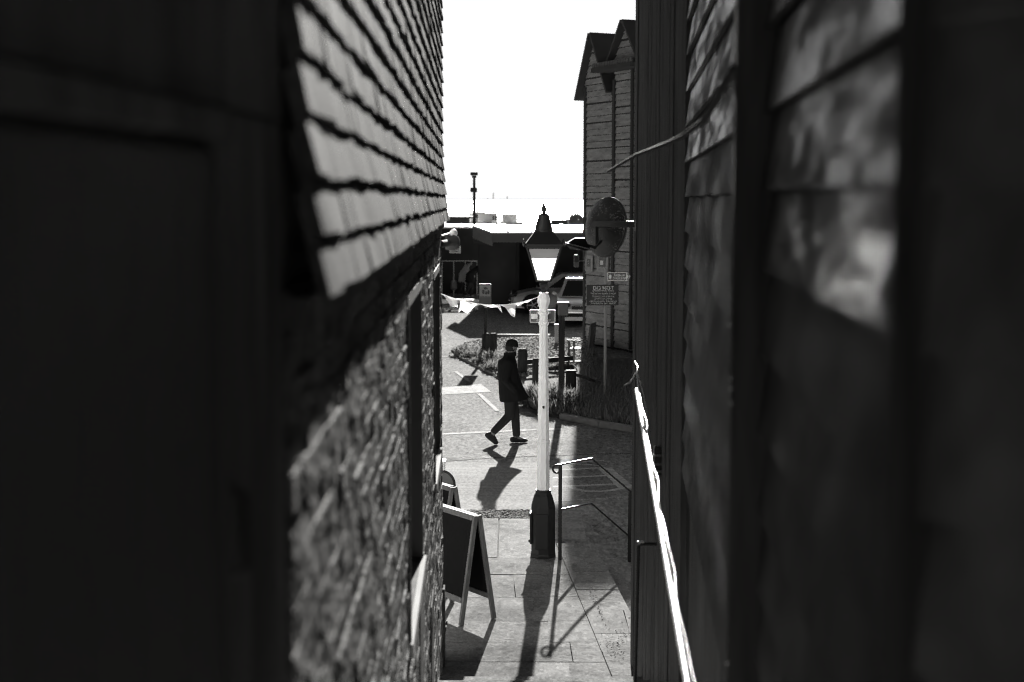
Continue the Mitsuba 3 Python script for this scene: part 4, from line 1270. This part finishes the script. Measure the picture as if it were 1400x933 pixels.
# ------------------------------------------------------------------ bunting
bn = thing('bunting', 'string of white pennants tied from the cottage to the lamp post', 'bunting')
q0, q1 = at(598, 400, 12.6), V([L0[0] - 0.05, LY, zl(406)])
def bp(t):
    p = q0 + (q1 - q0) * t
    return p - V([0, 0, 0.10 * 4 * t * (1 - t)])
obj(bn + '__string', tube([bp(t) for t in np.linspace(0, 1, 24)] + [V([L0[0] - 0.05, LY - 0.05, zl(412)]), V([L0[0] - 0.06, LY - 0.05, zl(419)])], 0.004, 6), 'm_bunting', True)
for i, t in enumerate((0.0, 0.2, 0.38, 0.58, 0.79)):
    a, b = bp(t), bp(t + 0.17)
    tip = (a + b) / 2 + V([(0.10, -0.10, 0.14, 0.06, -0.13)[i], -0.12, (-0.10, -0.13, -0.055, -0.10, -0.045)[i]])
    nx = 7
    vs, fs = [], []
    for r in range(nx + 1):
        for s in range(nx + 1 - r):
            u, w = s / nx, r / nx
            p = a * (1 - u - w) + b * u + tip * w
            p = p + V([0, 0.03 * math.sin(5 * u + 7 * w + i), (0.022 * math.sin(7 * w + i * 2) + 0.012 * math.sin(9 * u + i)) * w * 2])
            vs.append(p)
    idx = lambda r, s: sum(nx + 1 - k for k in range(r)) + s
    for r in range(nx):
        for s in range(nx - r):
            fs.append([idx(r, s), idx(r, s + 1), idx(r + 1, s)])
            if s < nx - r - 1:
                fs.append([idx(r, s + 1), idx(r + 1, s + 1), idx(r + 1, s)])
    obj(bn + '__pennant', tm(vs, fs), 'm_bunting', True)

# ------------------------------------------------------------------ cars
def car(name, label, o, yaw, L, W, H, prof, m, cut):
    """prof: side outline (x from nose 0 to tail 1, z / H) of body; cut: greenhouse (x0, x1 base, x0t, x1t, zb)"""
    t = thing(name, label, 'car')
    fwd = V([math.cos(yaw), math.sin(yaw), 0]); lft = V([-math.sin(yaw), math.cos(yaw), 0])
    def W_(x, y, z): return V(o) + fwd * (L / 2 - x * L) + lft * y + V([0, 0, z])
    def skin(outl, ws):
        n = len(outl)
        vs, fs = [], []
        cols = [(-1.0, 0.0), (-0.92, 0.03), (-0.5, 0.05), (0, 0.055), (0.5, 0.05), (0.92, 0.03), (1.0, 0.0)]
        cxm = V([sum(p[0] for p in outl) / n, sum(p[1] for p in outl) / n])
        for k, (c, g) in enumerate(cols):
            for i, (x, z) in enumerate(outl):
                sc = 0.965 if abs(c) == 1.0 else 1.0
                xx, z2 = cxm[0] + (x - cxm[0]) * sc, cxm[1] + (z - cxm[1]) * (0.96 if abs(c) == 1 else 1.0)
                vs.append(W_(xx, c * ws(x, z) * W / 2, z2 * H))
        for k in range(len(cols) - 1):
            for i in range(n):
                j = (i + 1) % n
                fs += [[k * n + i, k * n + j, (k + 1) * n + j], [k * n + i, (k + 1) * n + j, (k + 1) * n + i]]
        v2, f2 = trimesh.creation.triangulate_polygon(Polygon(outl), engine='earcut')
        for k, rev in ((0, False), (len(cols) - 1, True)):
            # same vertex order as the outline
            tri = [[int(np.argmin([(p[0] - q[0]) ** 2 + (p[1] - q[1]) ** 2 for p in outl])) for q in v2[f]] for f in f2]
            fs += [[k * n + a for a in (tr[::-1] if rev else tr)] for tr in tri]
        return tm(vs, fs)
    body = skin(prof, lambda x, z: 1.0 - 0.12 * max(0, abs(x - 0.5) - 0.36) / 0.14)
    obj(t + '__body', body, m, 40)
    x0, x1, x0t, x1t, zb = cut
    nb = 10
    roofl = [(x0, zb)] + [(x0 + (x0t - x0) * k, zb + (0.985 - zb) * k) for k in (0.5, 0.93)] + [(x0t + 0.02 + (x1t - x0t - 0.04) * k, 0.985 + 0.015 * math.sin(math.pi * k)) for k in np.linspace(0, 1, 7)] + [(x1 + (x1t - x1) * k, zb + (0.985 - zb) * k) for k in (0.93, 0.5)] + [(x1, zb)]
    gh = skin(roofl, lambda x, z: 0.96 - 0.26 * max(0, z - zb) / (1 - zb))
    cabin = obj(t + '__cabin', gh, m, 35)
    wsd = lambda z: (0.96 - 0.26 * (z - zb) / (1 - zb)) * W / 2
    # windscreen, rear window
    for (xa, xb) in ((x0, x0t), (x1, x1t)):
        s_ = -1 if xa == x0 else 1
        za, zt_ = zb + 0.03, 0.93
        A = lambda k: xa + (xb - xa) * ((za + (zt_ - za) * k - zb) / (0.985 - zb)) + s_ * 0.006
        pts = [W_(A(k), s2 * (wsd(za + (zt_ - za) * k) - 0.1), (za + (zt_ - za) * k) * H) for k in (0, 1) for s2 in (-1, 1)]
        pts += [p + (fwd if xa == x0 else -fwd) * (-0.03) for p in pts]
        obj(t + '__windscreen', hull(pts), 'm_glass_dark')
    for s2 in (-1, 1):
        for f0, f1 in ((0.12, 0.47), (0.51, 0.88)):
            pts = []
            for k, z in ((0, zb + 0.03), (1, 0.91)):
                q = (z - zb) / (0.985 - zb)
                xa, xb = x0 + (x0t - x0) * q, x1 + (x1t - x1) * q
                for f_ in (f0, f1):
                    x = xa + (xb - xa) * (f_ if k == 0 else 0.5 + (f_ - 0.5) * 0.97)
                    for o_ in (-0.03, 0.008):
                        pts.append(W_(x, s2 * (wsd(z) + o_), z * H))
            obj(t + '__side_window', hull(pts), 'm_glass_dark')
        obj(t + '__mirror', blob([((tuple(W_(x0 + 0.06, s2 * (W / 2 + 0.06), (zb + 0.06) * H)), 0.06), (tuple(W_(x0 + 0.06, s2 * (W / 2 + 0.12), (zb + 0.07) * H)), 0.065))], 0.03, 3), m, True)
        hl = trimesh.creation.icosphere(2)
        hl.vertices *= V([0.16, 0.2, 0.1])
        obj(t + '__headlight', place(hl, W_(0.035, s2 * W * 0.36, 0.47 * H), yaw), 'm_glass_dark', True)
        tl = trimesh.creation.icosphere(2)
        tl.vertices *= V([0.1, 0.14, 0.15])
        obj(t + '__tail_light', place(tl, W_(0.975, s2 * W * 0.38, 0.55 * H), yaw), 'm_sign_mid', True)
        for xw in (0.19, 0.81):
            r = 0.325
            wc = W_(xw, s2 * (W / 2 - 0.1), r)
            tyre = lathe([(0.2, -0.11), (0.3, -0.11), (r, -0.08), (r, 0.08), (0.3, 0.11), (0.2, 0.11)], 28)
            wk = obj(t + '__wheel', put(tyre, wc, fwd, (0, 0, 1)), 'm_rubber', 35)
            rim = [lathe([(0.19, 0.07), (0.215, 0.1), (0.225, 0.11), (0.2, 0.125), (0.19, 0.1)], 24), lathe([(0.05, 0.06), (0.05, 0.115), (0.01, 0.12)], 12)]
            for a in range(5):
                an = a * 2 * math.pi / 5
                rim.append(bar((0.04 * math.cos(an), 0.04 * math.sin(an), 0.105), (0.2 * math.cos(an), 0.2 * math.sin(an), 0.105), 0.05, 0.02))
            rm = cat(rim)
            # outward side
            sgn = 1 if np.cross(fwd, (0, 0, 1)) @ (lft * s2) > 0 else -1
            rm.vertices[:, 2] *= sgn
            obj(wk + '__rim', put(rm, wc, fwd, (0, 0, 1)), 'm_steel', 35)
            arch = [wc + fwd * 0.375 * math.cos(a) + V([0, 0, 0.375 * math.sin(a)]) + lft * s2 * 0.106 for a in np.linspace(-0.15, math.pi + 0.15, 16)]
            obj(t + '__wheel_arch', cat([tube(arch, 0.03, 6), hull([p - lft * s2 * k for p in arch for k in (0.0, 0.05)])]), 'm_rubber')
        obj(t + '__door_handle', cbox((0.16, 0.03, 0.03), 0.008, (0, 0, 0)).apply_transform(frame_(W_(0.5, s2 * (W / 2 + 0.01), 0.6 * H), fwd, lft)), m)
    obj(t + '__bumper', cat([bar(W_(-0.004, -W * 0.4, 0.27 * H), W_(-0.004, W * 0.4, 0.27 * H), 0.08, 0.1, 0.02), bar(W_(1.004, -W * 0.4, 0.3 * H), W_(1.004, W * 0.4, 0.3 * H), 0.08, 0.1, 0.02)]), 'm_rubber')
    obj(t + '__grille', bar(W_(0.0, -W * 0.22, 0.42 * H), W_(0.0, W * 0.22, 0.42 * H), 0.05, 0.1, 0.01), 'm_iron')
    obj(t + '__trim', bar(W_(-0.008, -W * 0.38, 0.33 * H), W_(-0.008, W * 0.38, 0.33 * H), 0.06, 0.02), 'm_chrome')
    return t


hatch = [(0.0, 0.16), (0.09, 0.13), (0.91, 0.13), (0.995, 0.2), (1.0, 0.4), (0.985, 0.58), (0.93, 0.64), (0.6, 0.64), (0.3, 0.62), (0.16, 0.575), (0.05, 0.5), (0.005, 0.4)]
cg = gx(698, 430)
car('parked_car', 'grey hatchback parked side-on in the shade of the long shed', (cg[0] + 2.12, cg[1] + 0.9, 0), math.pi, 4.25, 1.75, 1.46, hatch, 'm_car_grey', (0.22, 0.97, 0.42, 0.9, 0.62))
cs = gx(772, 450)
car('parked_car', 'silver car facing the camera, half hidden behind the black hut', (cs[0] + 0.75, cs[1] + 2.2, 0), -math.pi / 2 - 0.06, 4.1, 1.78, 1.56, hatch, 'm_car_silver', (0.2, 0.97, 0.38, 0.92, 0.6))

# ------------------------------------------------------------------ sheds at the back
sh = thing('long_shed', 'long dark open fronted shed with a bright metal roof behind the cars', 'shed')
r_fl, r_bl = V([-0.75, 51.2]), V([-1.55, 55.2])
rdir = V([1.0, 0.02])
r_fr, r_br = r_fl + rdir * 14, r_bl + rdir * 14
ZR = 2.88
obj(sh + '__roof', hull([(p[0], p[1], z) for p, z0 in ((r_fl, ZR), (r_fr, ZR), (r_bl, ZR + 0.18), (r_br, ZR + 0.18)) for z in (z0, z0 + 0.06)]), 'm_roof_metal')
obj(sh + '__fascia', cat([hull([(x, y, z) for x, y in ((r_fl[0] + .02, r_fl[1] + .02), (r_fr[0], r_fr[1] + .02), (r_fl[0] + .02, r_fl[1] + .1), (r_fr[0], r_fr[1] + .1)) for z in (ZR - 0.32, ZR - 0.004)])]), 'm_fascia')
ed = r_bl - r_fl
for k in range(14):
    a, b = r_fl + ed * (k / 14), r_fl + ed * ((k + 0.8) / 14)
    obj(sh + '__corrugation', hull([(p[0] + dx, p[1], z + (0.18 * f)) for p, f in ((a, k / 14), (b, (k + .8) / 14)) for dx in (0.02, 0.06) for z in (ZR - 0.45, ZR - 0.006)]), 'm_fascia')
obj(sh + '__side_panel', hull([(p[0] + dx, p[1] + 0.03, z) for p in (r_fl, r_bl) for dx in (0.065, 0.09) for z in (ZR - 0.45, ZR - 0.01)]), 'm_shed')
obj(sh + '__wall', cat([hull([(x, y, z) for x, y in ((-1.3, 54.8), (13, 55.0), (-1.3, 55.0), (13, 55.2)) for z in (0, ZR + 0.155)]), hull([(x, y, z) for x, y in ((-1.25, 54.6), (0.15, 53.3), (0.2, 53.4), (-1.2, 54.8)) for z in (0, ZR - 0.02)])]), 'm_shed')
for x in (0.2, 4.2, 8.2, 12):
    obj(sh + '__pillar', cbox((0.16, 0.16, ZR - 0.02), 0.01, (x, 53.3, (ZR - 0.02) / 2)), 'm_shed')
for k in range(9):
    x = 0.6 + 1.4 * k
    obj(sh + '__roof__seam', hull([(p[0] + x + d, p[1], z) for p, z0 in ((r_fl, ZR), (r_bl, ZR + .18)) for d in (0, 0.05) for z in (z0 + 0.055, z0 + 0.1)]), 'm_roof_metal')
ls = thing('low_shed', 'low dark flat roofed building at the left behind the stooping pair', 'shed')
obj(ls + '__wall', cbox((13.8, 5, 2.85), 0, (-7.9, 64.6, 1.425)), 'm_shed')
obj(ls + '__roof', hull([(x, y, z) for x in (-15, -0.8) for y, z0 in ((61.8, 2.86), (67.5, 2.9)) for z in (z0, z0 + 0.07)]), 'm_roof_metal')
for k in range(7):
    obj(ls + '__panel', cbox((1.7, 0.05, 2.5), 0.01, (-13.6 + 1.8 * k, 62.06, 1.3)), 'm_shed')
sg = thing('notice', 'small pale notice on the wall of the low dark building', 'sign')
c = at(622, 341.5, 61.95)
obj(sg + '__plate', cbox((0.5, 0.04, 0.33), 0.005, c + V([0, 0.04, 0])), 'm_sign_pale')
for k in range(3):
    obj(sg + '__line', cbox((0.38 - 0.05 * k, 0.006, 0.025), 0, c + V([0, 0.017, 0.08 - 0.08 * k])), 'm_sign_mid')
gr = thing('guard_rail', 'thin grey metal guard rail in front of the low dark building', 'railing')
ra, rb = at(596, 357, 60), at(652, 357, 60)
obj(gr + '__rail', tube([ra, rb], 0.03, 8), 'm_galv', True)
for k in np.linspace(0.15, 1, 4):
    p = ra + (rb - ra) * k
    obj(gr + '__post', tube([p, (p[0], p[1], 0)], 0.025, 8), 'm_galv', True)
wr = thing('white_rail', 'low white painted rail at the left edge of the street', 'rail')
a, b = gx(592, 424), gx(656, 424)
obj(wr + '__beam', cbox((b[0] - a[0], 0.35, 0.14), 0.02, ((a[0] + b[0]) / 2, a[1], 0.32)), 'm_white_paint')
for x in np.linspace(a[0] + 0.2, b[0] - 0.15, 4):
    obj(wr + '__leg', cbox((0.1, 0.1, 0.25), 0.01, (x, a[1], 0.125)), 'm_white_paint')

# mast
ms = thing('light_mast', 'tall thin light mast rising behind the low building', 'mast')
mb = at(648.5, 330, 66)
mt = at(648, 238, 66)
obj(ms + '__pole', tube([(mb[0], 66, 0), (mb[0], 66, mt[2] - 0.1)], [0.09, 0.055], 10), 'm_hut_dark', True)
obj(ms + '__lamp', cat([cbox((0.34, 0.3, 0.14), 0.02, (mb[0], 66, mt[2])), cbox((0.2, 0.2, 0.1), 0.02, (mb[0], 66, mt[2] - 0.13))]), 'm_hut_dark')
obj(ms + '__box', cbox((0.3, 0.24, 0.2), 0.02, (mb[0] - 0.02, 66, at(648, 260, 66)[2])), 'm_hut_dark')
obj(ms + '__fitting', cbox((0.3, 0.3, 0.1), 0.02, (mb[0] + 0.1, 65.9, at(648, 332, 66)[2])), 'm_galv')

# boats on the beach and things near the horizon
def boat(label, x, y, Y, L, yaw):
    t = thing('fishing_boat', label, 'boat')
    c = at(x, y, Y)
    s = L / 8.0
    secs = []
    n = 12
    vs, fs = [], []
    for i in range(n + 1):
        u = i / n
        w = 1.3 * s * (math.sin(math.pi * min(1, 0.18 + u * 0.82)) ** 0.6 if u < 1 else 0.02)
        sheer = 1.7 * s + 0.7 * s * (2 * u - 1) ** 2
        xx = (u - 0.5) * L
        for yy, zz in ((-w, sheer), (-w * 0.8, 0.6 * s), (0, 0.15 * s), (w * 0.8, 0.6 * s), (w, sheer)):
            vs.append((c[0] + xx, Y + yy, zz))
        if i:
            b = (i - 1) * 5
            for k in range(4):
                fs += [[b + k, b + k + 1, b + 5 + k + 1], [b + k, b + 6 + k, b + 5 + k]]
            fs += [[b + 4, b, b + 5], [b + 4, b + 5, b + 9]]
    tn = lambda m: place(tm(m.vertices - V([c[0], Y, 0]), m.faces), (c[0], Y, 0), yaw)
    obj(t + '__hull', tn(tm(vs, fs)), 'm_sign_pale')  # every part pale: the fade into far glare is put into the colour
    obj(t + '__wheelhouse', tn(cat([cbox((L * 0.24, 1.5 * s, 1.6 * s), 0.05, (c[0] - L * 0.12, Y, 2.5 * s))])), 'm_sign_pale')
    obj(t + '__wheelhouse_roof', tn(cbox((L * 0.28, 1.7 * s, 0.12 * s), 0.02, (c[0] - L * 0.12, Y, 3.4 * s))), 'm_sign_pale')
    for k in (-1, 1):
        obj(t + '__window', tn(cbox((L * 0.07, 0.06, 0.5 * s), 0.01, (c[0] - L * 0.12 + k * L * 0.05, Y - 0.76 * s, 2.8 * s))), 'm_glass_dark')
    obj(t + '__mast', tn(cat([tube([(c[0] + L * 0.1, Y, 1.6 * s), (c[0] + L * 0.1, Y, 5.4 * s)], 0.06 * s, 8), tube([(c[0] + L * 0.1, Y, 2.6 * s), (c[0] + L * 0.32, Y, 4.4 * s)], 0.04 * s, 6)])), 'm_sign_pale')


boat('fishing boat on the beach left of the lamp, nearest the light mast', 671, 306, 130, 7.0, 1.25)
boat('smaller fishing boat on the beach just left of the lamp', 695, 306, 140, 6.6, 1.75)
boat('farthest fishing boat, small between the mast and the other boats', 660, 306, 165, 6.4, 0.5)
fb = thing('beach_store', 'far low store with a flat roof at the left of the horizon', 'building')
c = at(626, 306, 140)
obj(fb + '__wall', cbox((2.2, 4, 2.3), 0, (c[0], 140, 1.15)), 'm_hut_dark')
obj(fb + '__roof', cbox((2.9, 4.6, 0.16), 0, (c[0] + 0.1, 140, 2.4)), 'm_hut_dark')
fw = thing('sea_wall', 'long low far wall along the beach', 'wall')
obj(fw + '__wall', hull([(x, y, z) for x in (-9, 30) for y in (185, 186) for z in (-0.05, 1.15)]), 'm_shed')
fs_ = thing('winch_frame', 'far open frame on the beach right of the lamp', 'frame')
c = at(766, 304, 130)
obj(fs_ + '__beam', cbox((1.7, 0.3, 0.3), 0.02, (c[0], 130, 2.15)), 'm_hut_dark')
for k in (-0.75, 0.75):
    obj(fs_ + '__post', cbox((0.2, 0.2, 2.0), 0.02, (c[0] + k, 130, 1.0)), 'm_hut_dark')
ft = thing('far_tree', 'small rounded tree near the horizon left of the black hut', 'tree')
c = at(788, 302, 120)
obj(ft + '__trunk', tube([(c[0], 120, 0), (c[0] + 0.05, 120, 1.2), (c[0], 120, 2.2)], [0.14, 0.1, 0.05], 8), 'm_old_wood')
g = np.random.default_rng(4)
vs, fs = [], []
for _ in range(3000):
    d = g.normal(size=3); d /= np.linalg.norm(d)
    r = g.uniform(0.3, 1) ** 0.4 * (0.75 + 0.4 * float(meshkit.noise(d * 2.2 + 5)))
    p = V([c[0], 120, 2.25]) + d * r * V([0.72, 0.72, 0.75])
    a = g.normal(size=3) * 0.07; b = g.normal(size=3) * 0.05
    i = len(vs); vs += [p - a, p + b, p + a]; fs += [[i, i + 1, i + 2]]
obj(ft + '__crown', tm(vs, fs), 'm_grass')

# dry leaves by the foot of the right wall
g = np.random.default_rng(9)
vs, fs = [], []
for _ in range(150):
    x, y = g.normal(842, 12), g.normal(878, 14)
    if _ % 3 == 0:
        k = g.uniform(0, 1)
        x, y = 806 + 24 * k + g.normal(0, 2), 800 + 60 * k + g.normal(0, 3)
    p = gx(min(x, 866), min(max(y, 800), 905), TZ + 0.016)
    a = g.uniform(0, 6.28); s = g.uniform(0.004, 0.013)
    d1, d2 = V([math.cos(a), math.sin(a), g.normal(0, .3)]) * s, V([-math.sin(a), math.cos(a), g.normal(0, .3)]) * s * 0.5
    i = len(vs); vs += [p - d1, p + d2 + V([0, 0, s * .4]), p + d1, p - d2 + V([0, 0, s * .3])]; fs += [[i, i + 1, i + 2], [i, i + 2, i + 3]]
obj('fallen_leaves', tm(vs, fs), 'm_old_wood', kind='stuff', label='scatter of dry leaves on the flagstones by the right wall', cat_='leaves')
